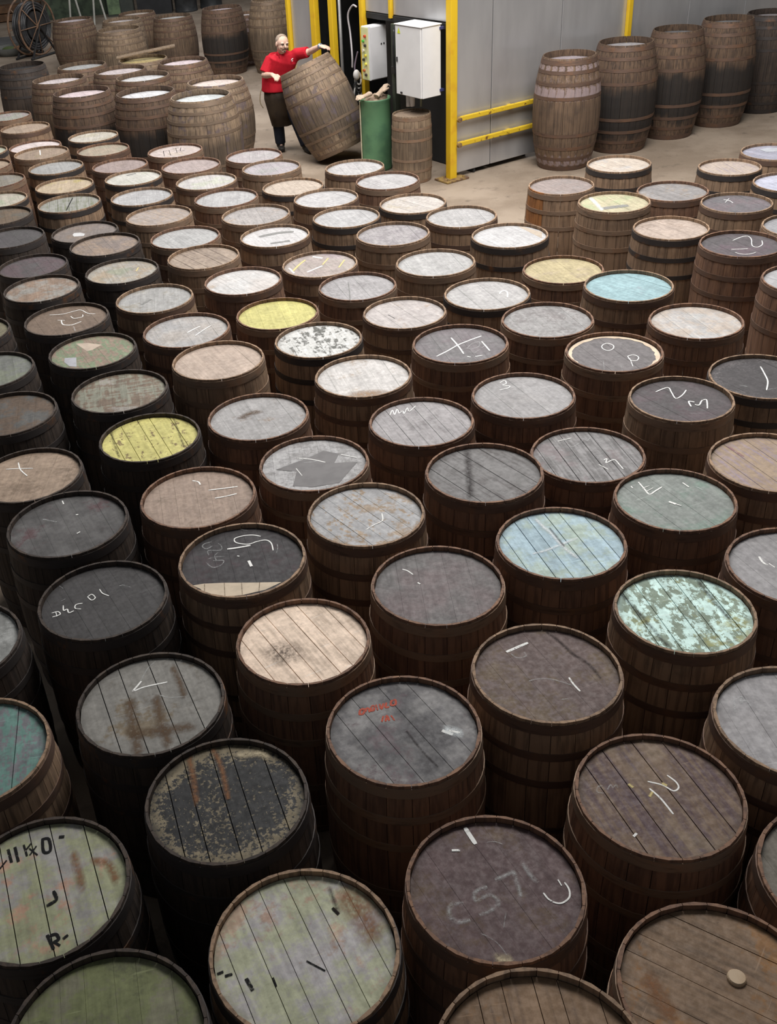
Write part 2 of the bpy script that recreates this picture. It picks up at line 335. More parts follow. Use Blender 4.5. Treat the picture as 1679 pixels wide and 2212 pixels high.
# id: (x, y, height, diameter, label, main colour, second colour, finish, share of second, plank direction, joint)
HEADS = {
1: (-0.693, 1.727, 0.924, 0.600, 'oak cask with olive green head cut off by the bottom left corner', (0.162, 0.178, 0.0852), (0.102, 0.108, 0.0657), 'm', 0.35, 100, 0),
2: (-0.978, 2.326, 0.876, 0.600, 'oak cask with sage green planked head and black stencilled characters', (0.313, 0.324, 0.205), (0.336, 0.324, 0.313), 'm', 0.45, 108, 2),
3: (-0.103, 2.005, 0.868, 0.600, 'oak cask with pale grey-green worn head and pinkish stain, at bottom edge', (0.402, 0.415, 0.288), (0.441, 0.421, 0.427), 'm', 0.50, 109, 1),
4: (0.532, 2.161, 0.878, 0.576, 'oak cask with purple-brown head chalked with large digits 5 and 7', (0.104, 0.0656, 0.0674), (0.129, 0.0827, 0.0539), 'm', 0.35, 111, 0),
5: (0.521, 1.495, 0.985, 0.600, 'oak cask whose brown head just peeps in at the bottom edge, right of centre', (0.234, 0.149, 0.0897), (0.154, 0.094, 0.0587), 'w', 0.30, 91, 1),
6: (1.122, 1.755, 0.843, 0.600, 'oak cask with bare brown head and a round pale bung, bottom right', (0.215, 0.14, 0.0877), (0.153, 0.0981, 0.0606), 'w', 0.40, 142, 1),
7: (1.702, 2.104, 0.825, 0.600, 'dark oak cask of which only a side sliver shows at the right edge', (0.175, 0.156, 0.126), (0.122, 0.107, 0.0964), 'p', 0.20, 100, 0),
8: (1.190, 2.497, 0.848, 0.580, 'oak cask with dark brown planked head, yellow flecks and a chalked P', (0.148, 0.0973, 0.0652), (0.0973, 0.0583, 0.0652), 'w', 0.50, 103, 2),
9: (0.333, 2.887, 0.893, 0.589, 'oak cask with dark grey head carrying a faded red stencil and white scuff', (0.0802, 0.0767, 0.0821), (0.216, 0.209, 0.209), 'm', 0.50, 115, 1),
10: (-0.346, 2.614, 0.904, 0.590, 'oak cask with black head speckled by flaking cream paint', (0.0237, 0.0237, 0.0253), (0.211, 0.174, 0.113), 's', 0.50, 103, 2),
11: (-0.664, 3.193, 0.870, 0.608, 'oak cask with grey head marked by bare brown strips like a letter H', (0.213, 0.205, 0.189), (0.166, 0.152, 0.132), 'm', 0.30, 108, 2),
12: (-1.343, 2.974, 0.900, 0.600, 'oak cask with teal and grey planked head at the left edge', (0.13, 0.237, 0.211), (0.179, 0.179, 0.195), 'f', 0.50, 96, 2),
13: (0.945, 3.124, 0.896, 0.592, 'oak cask with mauve-brown head and chalked V and arrow', (0.113, 0.0769, 0.0719), (0.135, 0.093, 0.0596), 'm', 0.40, 108, 0),
14: (1.606, 3.409, 0.903, 0.574, 'oak cask with mint green paint flaking off its planked head', (0.588, 0.8, 0.757), (0.213, 0.273, 0.213), 'f', 0.50, 96, 2),
15: (1.795, 2.748, 0.879, 0.600, 'oak cask with grey head chalked with a small R at the right edge', (0.328, 0.318, 0.328), (0.281, 0.263, 0.263), 'p', 0.20, 92, 0),
16: (-0.020, 3.462, 0.894, 0.573, 'oak cask with cream planked head and a sooty smudge', (0.793, 0.631, 0.503), (0.662, 0.517, 0.403), 'w', 0.40, 116, 2),
17: (0.608, 3.747, 0.905, 0.594, 'oak cask with plain mid grey head, in front of the pale blue planked one', (0.141, 0.133, 0.133), (0.156, 0.108, 0.113), 'p', 0.30, 88, 0),
18: (-0.925, 3.876, 0.904, 0.598, 'oak cask with charcoal head chalked along its left with letters and figures', (0.0516, 0.0489, 0.0502), (0.063, 0.06, 0.06), 'p', 0.20, 115, 0),
19: (-1.571, 3.652, 0.900, 0.600, 'oak cask at left edge with speckled grey head, left of the chalked charcoal one', (0.345, 0.351, 0.344), (0.218, 0.222, 0.215), 'm', 0.50, 103, 0),
20: (-0.275, 4.063, 0.923, 0.606, 'oak cask with black head covered in chalk scrawls above a bare cream strip', (0.0378, 0.0342, 0.0369), (0.059, 0.0397, 0.0456), 'm', 0.30, 98, 0),
21: (0.348, 4.342, 0.928, 0.580, 'oak cask with grey paint peeling from tan boards, right in the middle', (0.344, 0.344, 0.353), (0.335, 0.254, 0.18), 'f', 0.39, 121, 1),
22: (1.231, 3.983, 0.902, 0.596, 'oak cask with pale blue planked head crossed by wide white chalk lines', (0.342, 0.462, 0.53), (0.4, 0.496, 0.441), 'm', 0.45, 100, 2),
23: (1.864, 4.247, 0.904, 0.574, 'oak cask with grey-green head and chalked E, behind the mint one', (0.223, 0.244, 0.23), (0.192, 0.257, 0.223), 'm', 0.40, 109, 0),
24: (2.206, 3.657, 0.886, 0.600, 'oak cask with grey head and short slanted chalk strokes at the right edge', (0.294, 0.285, 0.294), (0.254, 0.246, 0.246), 'p', 0.20, 105, 0),
25: (0.992, 4.600, 0.945, 0.599, 'oak cask with grey planked head and dark streak, behind the plain mid grey one', (0.168, 0.163, 0.163), (0.121, 0.108, 0.108), 'w', 0.35, 119, 2),
26: (1.608, 4.844, 0.843, 0.601, 'oak cask with streaky grey planks chalked 13 near its right rim', (0.225, 0.219, 0.222), (0.15, 0.145, 0.145), 'w', 0.50, 96, 2),
27: (2.455, 4.517, 0.895, 0.600, 'oak cask with tan and lilac bare wood head at the right edge', (0.311, 0.234, 0.169), (0.334, 0.267, 0.311), 'w', 0.40, 105, 1),
28: (-0.505, 4.695, 0.902, 0.610, 'oak cask with tan head and two parallel chalk lines', (0.299, 0.225, 0.181), (0.239, 0.181, 0.137), 'm', 0.30, 97, 0),
29: (-1.167, 4.512, 0.931, 0.617, 'oak cask with dark grey scuffed head flecked red, front of the left tan ones', (0.0739, 0.0708, 0.0708), (0.114, 0.11, 0.11), 'm', 0.50, 112, 0),
30: (-1.471, 5.113, 0.893, 0.600, 'oak cask with brown head, chalk star and green spot, cut by left edge', (0.316, 0.237, 0.178), (0.234, 0.172, 0.126), 'm', 0.40, 86, 0),
31: (-0.806, 5.391, 0.909, 0.589, 'oak cask with mustard yellow paint wearing off dark-jointed planks', (0.515, 0.472, 0.168), (0.219, 0.163, 0.074), 'f', 0.35, 109, 2),
32: (-0.169, 5.553, 0.892, 0.602, 'oak cask with light grey head and a brown rust smear, right of the mustard one', (0.307, 0.299, 0.299), (0.277, 0.216, 0.175), 'm', 0.25, 107, 0),
33: (0.126, 4.955, 0.888, 0.598, 'oak cask with grey head overpainted by a darker angular star shape', (0.364, 0.359, 0.364), (0.237, 0.23, 0.23), 'm', 0.40, 92, 0),
34: (0.769, 5.281, 0.902, 0.596, 'oak cask with light grey planked head and scribbled chalk word at its left', (0.305, 0.29, 0.297), (0.242, 0.223, 0.229), 'w', 0.30, 104, 1),
35: (1.406, 5.486, 0.901, 0.596, 'oak cask with light grey head and a single small chalk 3 at its far rim', (0.299, 0.292, 0.296), (0.265, 0.252, 0.252), 'p', 0.20, 107, 0),
36: (2.241, 5.210, 0.929, 0.568, 'oak cask with dark grey head chalked N over 3', (0.0805, 0.0734, 0.0762), (0.0959, 0.072, 0.0805), 'p', 0.30, 115, 0),
37: (2.827, 5.479, 0.879, 0.600, 'oak cask with charcoal head, chalk L and pink scuffs at the right edge', (0.0626, 0.0578, 0.0602), (0.109, 0.0995, 0.103), 's', 0.18, 114, 0),
38: (-1.724, 5.891, 0.900, 0.600, 'oak cask with dark brown and grey head, behind the chalk-star one at left edge', (0.106, 0.074, 0.0534), (0.0948, 0.0986, 0.0986), 'm', 0.40, 97, 0),
39: (-1.037, 6.024, 0.918, 0.610, 'oak cask with patchwork of flaking green, cream and brown paint', (0.148, 0.109, 0.0799), (0.219, 0.219, 0.174), 'x', 0.50, 98, 0),
40: (-1.975, 6.567, 0.900, 0.600, 'oak cask with dull grey-green head at left edge, left of the peeling green-cream one', (0.138, 0.143, 0.134), (0.168, 0.184, 0.138), 'm', 0.40, 104, 0),
41: (-1.288, 6.714, 0.911, 0.602, 'oak cask with brown head patched green, cream and white', (0.234, 0.176, 0.137), (0.176, 0.215, 0.137), 'f', 0.50, 112, 0),
42: (-0.411, 6.304, 0.938, 0.603, 'oak cask with plain beige head, left of the white flaking one', (0.409, 0.326, 0.272), (0.366, 0.289, 0.239), 'p', 0.30, 113, 0),
43: (0.501, 5.918, 0.915, 0.601, 'oak cask with white head turning tan along its front', (0.498, 0.479, 0.469), (0.415, 0.341, 0.275), 'm', 0.30, 99, 0),
44: (0.263, 6.530, 0.914, 0.588, 'oak cask with white head full of chipped black flakes', (0.496, 0.496, 0.486), (0.121, 0.121, 0.112), 'f', 0.43, 100, 0),
45: (1.170, 6.240, 0.922, 0.613, 'oak cask with grey head chalked with a big X and more scrawl', (0.148, 0.142, 0.146), (0.174, 0.148, 0.161), 'p', 0.30, 98, 0),
46: (1.810, 6.512, 0.910, 0.603, 'oak cask with smudged light grey head, behind the cream-edged grey one', (0.258, 0.252, 0.252), (0.201, 0.19, 0.19), 'm', 0.45, 100, 0),
47: (2.074, 5.908, 0.921, 0.588, 'oak cask with dark grey head ringed by a cream edge and chalked circles', (0.155, 0.144, 0.146), (0.13, 0.118, 0.122), 'p', 0.30, 103, 0),
48: (2.737, 6.298, 0.896, 0.591, 'oak cask with half cream and half white head, behind the N over 3 one', (0.377, 0.327, 0.287), (0.377, 0.37, 0.37), 'm', 0.50, 99, 0),
49: (2.485, 6.912, 0.931, 0.605, 'oak cask with bright sky blue head', (0.226, 0.336, 0.365), (0.284, 0.343, 0.379), 'm', 0.25, 124, 0),
50: (2.184, 7.502, 0.864, 0.593, 'oak cask with pale yellow head, left of the sky blue one', (0.36, 0.306, 0.184), (0.339, 0.281, 0.209), 'm', 0.30, 101, 0),
51: (1.528, 7.122, 0.884, 0.612, 'oak cask with white-grey head and a small chalk 2, left of sky blue', (0.343, 0.336, 0.336), (0.316, 0.31, 0.31), 'p', 0.20, 103, 0),
52: (0.898, 6.897, 0.895, 0.581, 'oak cask with pale head and cream left edge, second right of the lemon yellow', (0.377, 0.348, 0.341), (0.377, 0.306, 0.255), 'm', 0.25, 111, 0),
53: (0.005, 7.132, 0.881, 0.595, 'oak cask with clean lemon yellow head', (0.466, 0.431, 0.163), (0.466, 0.407, 0.275), 'm', 0.18, 97, 0),
54: (0.623, 7.478, 0.896, 0.580, 'oak cask with light grey head and a dark drip, right of the lemon yellow one', (0.283, 0.273, 0.279), (0.246, 0.235, 0.241), 'm', 0.35, 102, 0),
55: (-0.647, 6.934, 0.904, 0.614, 'oak cask with light grey head bearing two chalk dashes, left of lemon yellow', (0.326, 0.322, 0.326), (0.326, 0.276, 0.231), 'p', 0.25, 106, 0),
56: (-1.550, 7.339, 0.911, 0.623, 'oak cask with brown head and looping chalk scrawl over greenish letters', (0.161, 0.117, 0.0876), (0.143, 0.102, 0.0778), 'p', 0.30, 112, 0),
57: (-0.917, 7.624, 0.895, 0.591, 'oak cask with light grey head, diagonally behind the brown chalk-looped one', (0.29, 0.287, 0.283), (0.257, 0.238, 0.203), 'm', 0.35, 94, 0),
58: (-0.236, 7.777, 0.911, 0.598, 'oak cask with bright white head, behind the lemon yellow one', (0.452, 0.448, 0.448), (0.461, 0.394, 0.356), 'p', 0.20, 118, 0),
59: (-1.840, 8.028, 0.912, 0.602, 'oak cask with half brown half grey head, near left edge behind the chalk-looped one', (0.233, 0.22, 0.202), (0.233, 0.162, 0.119), 'm', 0.50, 102, 0),
60: (-1.224, 8.286, 0.902, 0.597, 'oak cask with blotchy sage and grey head, in front of a mottled tan one', (0.288, 0.274, 0.248), (0.316, 0.254, 0.188), 'm', 0.50, 107, 0),
61: (-2.017, 8.661, 0.888, 0.587, 'oak cask with dark slate head at the left edge, darkest of those beside it', (0.0789, 0.0759, 0.0774), (0.102, 0.0592, 0.0701), 'p', 0.30, 113, 0),
62: (-1.433, 8.975, 0.912, 0.612, 'oak cask with mottled tan head, overlapping the one holding a white paper', (0.234, 0.176, 0.135), (0.189, 0.154, 0.14), 'm', 0.50, 111, 0),
63: (-0.732, 8.991, 0.901, 0.608, 'oak cask with plain light grey head, left behind the bare plank one', (0.321, 0.321, 0.321), (0.3, 0.293, 0.293), 'p', 0.20, 115, 0),
64: (-0.554, 8.352, 0.932, 0.590, 'oak cask with bare tan plank head and clear joints, left of centre', (0.263, 0.208, 0.165), (0.2, 0.151, 0.122), 'w', 0.40, 121, 2),
65: (0.381, 8.084, 0.874, 0.602, 'oak cask with pinkish head zigzagged by yellow and white chalk', (0.312, 0.268, 0.251), (0.325, 0.299, 0.274), 'm', 0.40, 105, 0),
66: (0.047, 8.717, 0.930, 0.591, 'oak cask with white head carrying two grey lines of stencilling', (0.436, 0.428, 0.436), (0.412, 0.388, 0.388), 'p', 0.20, 108, 0),
67: (1.260, 7.768, 0.914, 0.607, 'oak cask with pale grey plain head, left of the pale yellow one', (0.327, 0.324, 0.324), (0.307, 0.301, 0.301), 'p', 0.15, 97, 0),
68: (1.937, 8.214, 0.917, 0.609, 'oak cask with white head and one bare plank at its right', (0.387, 0.384, 0.391), (0.369, 0.362, 0.369), 'p', 0.10, 109, 0),
69: (1.023, 8.487, 0.929, 0.605, 'oak cask with mottled lilac-grey head, in front of the cream white-topped one', (0.274, 0.259, 0.265), (0.223, 0.207, 0.218), 'm', 0.50, 99, 0),
70: (1.658, 8.827, 0.908, 0.600, 'oak cask with pale head and grey smudges, directly behind the bare-plank white one', (0.325, 0.319, 0.322), (0.241, 0.235, 0.235), 'm', 0.30, 94, 0),
71: (1.321, 9.399, 0.882, 0.600, 'oak cask with cream and white head beside the open floor', (0.406, 0.376, 0.354), (0.391, 0.347, 0.281), 'm', 0.35, 124, 0),
72: (0.687, 9.054, 0.925, 0.588, 'oak cask with clean pale grey head, two left of the smudged pale one', (0.323, 0.32, 0.326), (0.307, 0.301, 0.307), 'p', 0.15, 104, 0),
73: (-0.104, 9.367, 0.924, 0.616, 'oak cask with grey square patches on its head, right of the striped brown one', (0.296, 0.277, 0.271), (0.241, 0.225, 0.225), 'f', 0.40, 99, 0),
74: (0.557, 9.696, 0.915, 0.598, 'oak cask with white head, right of the plain peach-cream one', (0.368, 0.361, 0.368), (0.333, 0.326, 0.326), 'p', 0.20, 122, 0),
75: (0.275, 10.295, 0.878, 0.599, 'oak cask with plain peach-cream head', (0.388, 0.328, 0.276), (0.373, 0.311, 0.261), 'p', 0.15, 103, 0),
76: (1.178, 10.079, 0.913, 0.606, 'oak cask with pale grey head in front of the small cask under the white cabinet', (0.345, 0.335, 0.341), (0.318, 0.293, 0.305), 'm', 0.25, 115, 0),
77: (0.923, 10.700, 0.897, 0.593, 'oak cask with white head at the foot of the tilted cask', (0.376, 0.369, 0.372), (0.354, 0.334, 0.347), 'p', 0.20, 98, 0),
78: (0.086, 10.933, 0.912, 0.601, 'oak cask with lilac-grey head, nearest the feet of the man', (0.301, 0.276, 0.295), (0.282, 0.276, 0.276), 'm', 0.40, 103, 0),
79: (-0.084, 11.580, 0.882, 0.608, 'oak cask with pinkish grey head standing by the big right-hand puncheons', (0.321, 0.292, 0.302), (0.328, 0.315, 0.315), 'm', 0.40, 90, 0),
80: (-0.376, 10.006, 0.915, 0.607, 'oak cask with pale grey head, just left of the peach-cream one', (0.321, 0.317, 0.321), (0.301, 0.295, 0.301), 'p', 0.20, 88, 0),
81: (-0.579, 10.649, 0.914, 0.612, 'oak cask with white and greenish head, in front of the pinkish tan one', (0.382, 0.364, 0.361), (0.361, 0.382, 0.313), 'm', 0.30, 97, 0),
82: (-0.758, 11.357, 0.900, 0.627, 'oak cask with pinkish tan head, in front of the lettered cream one', (0.302, 0.25, 0.241), (0.276, 0.23, 0.208), 'm', 0.30, 105, 0),
83: (-0.956, 12.013, 0.909, 0.610, 'oak cask with cream head lettered in dark chalk, below a large puncheon', (0.415, 0.356, 0.341), (0.39, 0.33, 0.288), 'm', 0.40, 113, 0),
84: (-0.998, 9.647, 0.917, 0.609, 'oak cask with half grey half tan chequered head, left of the square-patched one', (0.279, 0.243, 0.226), (0.299, 0.243, 0.204), 'f', 0.50, 127, 0),
85: (-1.206, 10.321, 0.915, 0.608, 'oak cask with light grey spotted head, left of the white and greenish one', (0.331, 0.328, 0.335), (0.264, 0.258, 0.258), 'm', 0.30, 96, 0),
86: (-1.345, 11.030, 0.918, 0.590, 'oak cask with whitish green head and a dark smear', (0.411, 0.403, 0.372), (0.38, 0.395, 0.32), 'm', 0.30, 115, 0),
87: (-1.543, 11.661, 0.894, 0.604, 'oak cask with pinkish brown head, behind the whitish green one', (0.256, 0.205, 0.195), (0.238, 0.189, 0.17), 'm', 0.30, 100, 0),
88: (-1.802, 12.399, 0.904, 0.598, 'oak cask with sage and cream head, in front of the leftmost big puncheons', (0.257, 0.234, 0.182), (0.294, 0.24, 0.187), 'm', 0.50, 104, 0),
89: (-1.993, 13.092, 0.905, 0.599, 'oak cask with pale cream and green head at the foot of a dark puncheon', (0.383, 0.359, 0.322), (0.367, 0.337, 0.268), 'm', 0.40, 92, 0),
90: (-1.694, 9.601, 0.844, 0.614, 'oak cask with grey-brown head and a white paper lying on it', (0.177, 0.151, 0.14), (0.202, 0.157, 0.127), 'm', 0.40, 92, 0),
91: (-1.916, 10.307, 0.921, 0.612, 'oak cask with grey-green planked head and dark crack, left side', (0.24, 0.24, 0.222), (0.182, 0.198, 0.129), 'w', 0.40, 98, 1),
92: (-2.061, 11.022, 0.907, 0.601, 'oak cask with tan head splashed with yellow', (0.374, 0.303, 0.222), (0.39, 0.328, 0.11), 'm', 0.30, 95, 0),
93: (-2.259, 11.798, 0.907, 0.601, 'oak cask with plain grey head, behind the yellow-splashed tan one', (0.272, 0.272, 0.272), (0.253, 0.247, 0.247), 'p', 0.25, 105, 0),
94: (-2.512, 12.428, 0.924, 0.622, 'oak cask with tan head and a chalk tick, overlapping the pale pink one', (0.268, 0.207, 0.163), (0.236, 0.196, 0.125), 'm', 0.30, 99, 0),
95: (-2.720, 13.167, 0.835, 0.628, 'oak cask with pale pink head half hidden behind the ticked tan one', (0.519, 0.458, 0.458), (0.498, 0.429, 0.41), 'p', 0.20, 117, 0),
96: (-2.932, 13.833, 0.921, 0.612, 'oak cask with tan head, farthest of its row beside the dark left puncheon', (0.288, 0.224, 0.174), (0.274, 0.201, 0.169), 'm', 0.30, 107, 0),
97: (-3.315, 14.732, 0.900, 0.600, 'oak cask with grey-green head at left edge, behind the farthest tan one', (0.247, 0.247, 0.222), (0.267, 0.222, 0.234), 'm', 0.40, 107, 0),
98: (-3.273, 12.775, 0.918, 0.600, 'oak cask showing a tiny green-grey sliver at left edge, upper of the slivers', (0.365, 0.375, 0.302), (0.285, 0.292, 0.259), 'p', 0.20, 116, 0),
99: (-3.115, 12.124, 0.911, 0.600, 'oak cask showing a small brown sliver at left edge, lower of the slivers', (0.302, 0.232, 0.173), (0.268, 0.2, 0.154), 'p', 0.20, 110, 0),
100: (-2.854, 11.488, 0.900, 0.600, 'oak cask at left edge with grey-tan head, left of the yellow-splashed one', (0.201, 0.184, 0.154), (0.206, 0.201, 0.201), 'm', 0.40, 105, 0),
101: (-2.705, 10.737, 0.899, 0.600, 'oak cask at left edge with pale blotched green-grey head', (0.39, 0.356, 0.308), (0.3, 0.323, 0.243), 'm', 0.40, 105, 0),
102: (-2.551, 10.090, 0.924, 0.600, 'oak cask at left edge with brown head, behind the dark slate-grey pair', (0.127, 0.0928, 0.0649), (0.0963, 0.0894, 0.0766), 'm', 0.40, 104, 0),
103: (-2.317, 9.358, 0.932, 0.600, 'oak cask at left edge with slate head, left of the one holding paper', (0.0724, 0.0695, 0.0695), (0.0814, 0.0695, 0.0783), 'p', 0.25, 115, 0),
104: (-2.265, 7.268, 0.900, 0.600, 'oak cask at left edge with brownish-green head below the chalk-looped one', (0.157, 0.142, 0.0938), (0.118, 0.105, 0.0729), 'm', 0.30, 113, 0),
106: (2.699, 9.501, 0.886, 0.583, 'oak cask with pinkish grey head alone beside the open floor, orange stave on its left', (0.241, 0.203, 0.193), (0.258, 0.236, 0.231), 'm', 0.35, 109, 0),
107: (3.374, 9.968, 0.895, 0.591, 'oak cask with peach and white head, at the foot of the largest right puncheon', (0.414, 0.361, 0.313), (0.376, 0.376, 0.383), 'm', 0.30, 113, 0),
108: (2.968, 8.806, 0.914, 0.597, 'oak cask with pale yellow-green head and a grey printed block', (0.377, 0.342, 0.238), (0.335, 0.362, 0.227), 'm', 0.40, 101, 0),
109: (3.573, 9.078, 0.872, 0.602, 'oak cask with grey head, just right of the yellow-green printed one', (0.214, 0.204, 0.204), (0.258, 0.214, 0.179), 'm', 0.35, 110, 0),
110: (4.255, 9.528, 0.900, 0.545, 'oak cask with cream scratched planks on its head, near right edge', (0.364, 0.304, 0.262), (0.342, 0.294, 0.314), 'w', 0.35, 93, 1),
111: (4.818, 9.867, 0.900, 0.600, 'oak cask with lilac-grey head and white paper at the upper right edge', (0.285, 0.284, 0.342), (0.306, 0.264, 0.289), 'm', 0.30, 118, 0),
112: (4.542, 8.932, 0.900, 0.600, 'oak cask with bluish-white head at the right edge', (0.375, 0.383, 0.468), (0.344, 0.343, 0.387), 'p', 0.20, 106, 0),
113: (3.912, 8.530, 0.900, 0.565, 'oak cask with dark grey head and a small chalk squiggle, near right edge', (0.118, 0.113, 0.12), (0.136, 0.111, 0.125), 'p', 0.30, 107, 0),
114: (3.222, 8.128, 0.882, 0.585, 'oak cask with speckled pink-tan head, left of the chalked 21 one', (0.349, 0.286, 0.247), (0.277, 0.22, 0.184), 'm', 0.35, 111, 0),
115: (3.553, 7.561, 0.911, 0.600, 'oak cask with charcoal head chalked with a long 21', (0.0841, 0.0774, 0.0814), (0.105, 0.0787, 0.0926), 'p', 0.30, 105, 0),
116: (4.158, 7.847, 0.900, 0.600, 'oak cask showing a grey sliver of head at right edge, right of the 21 one', (0.254, 0.253, 0.268), (0.228, 0.226, 0.241), 'p', 0.20, 103, 0),
117: (3.707, 6.796, 0.900, 0.600, 'oak cask showing a pale sliver of head at right edge, right of sky blue', (0.303, 0.302, 0.313), (0.281, 0.273, 0.283), 'p', 0.20, 116, 0),
}
DARKS = (1, 2, 10, 11, 18, 19, 29, 30, 31, 38, 39, 40, 41, 56, 59, 60, 61, 103, 104, 102, 62, 90)
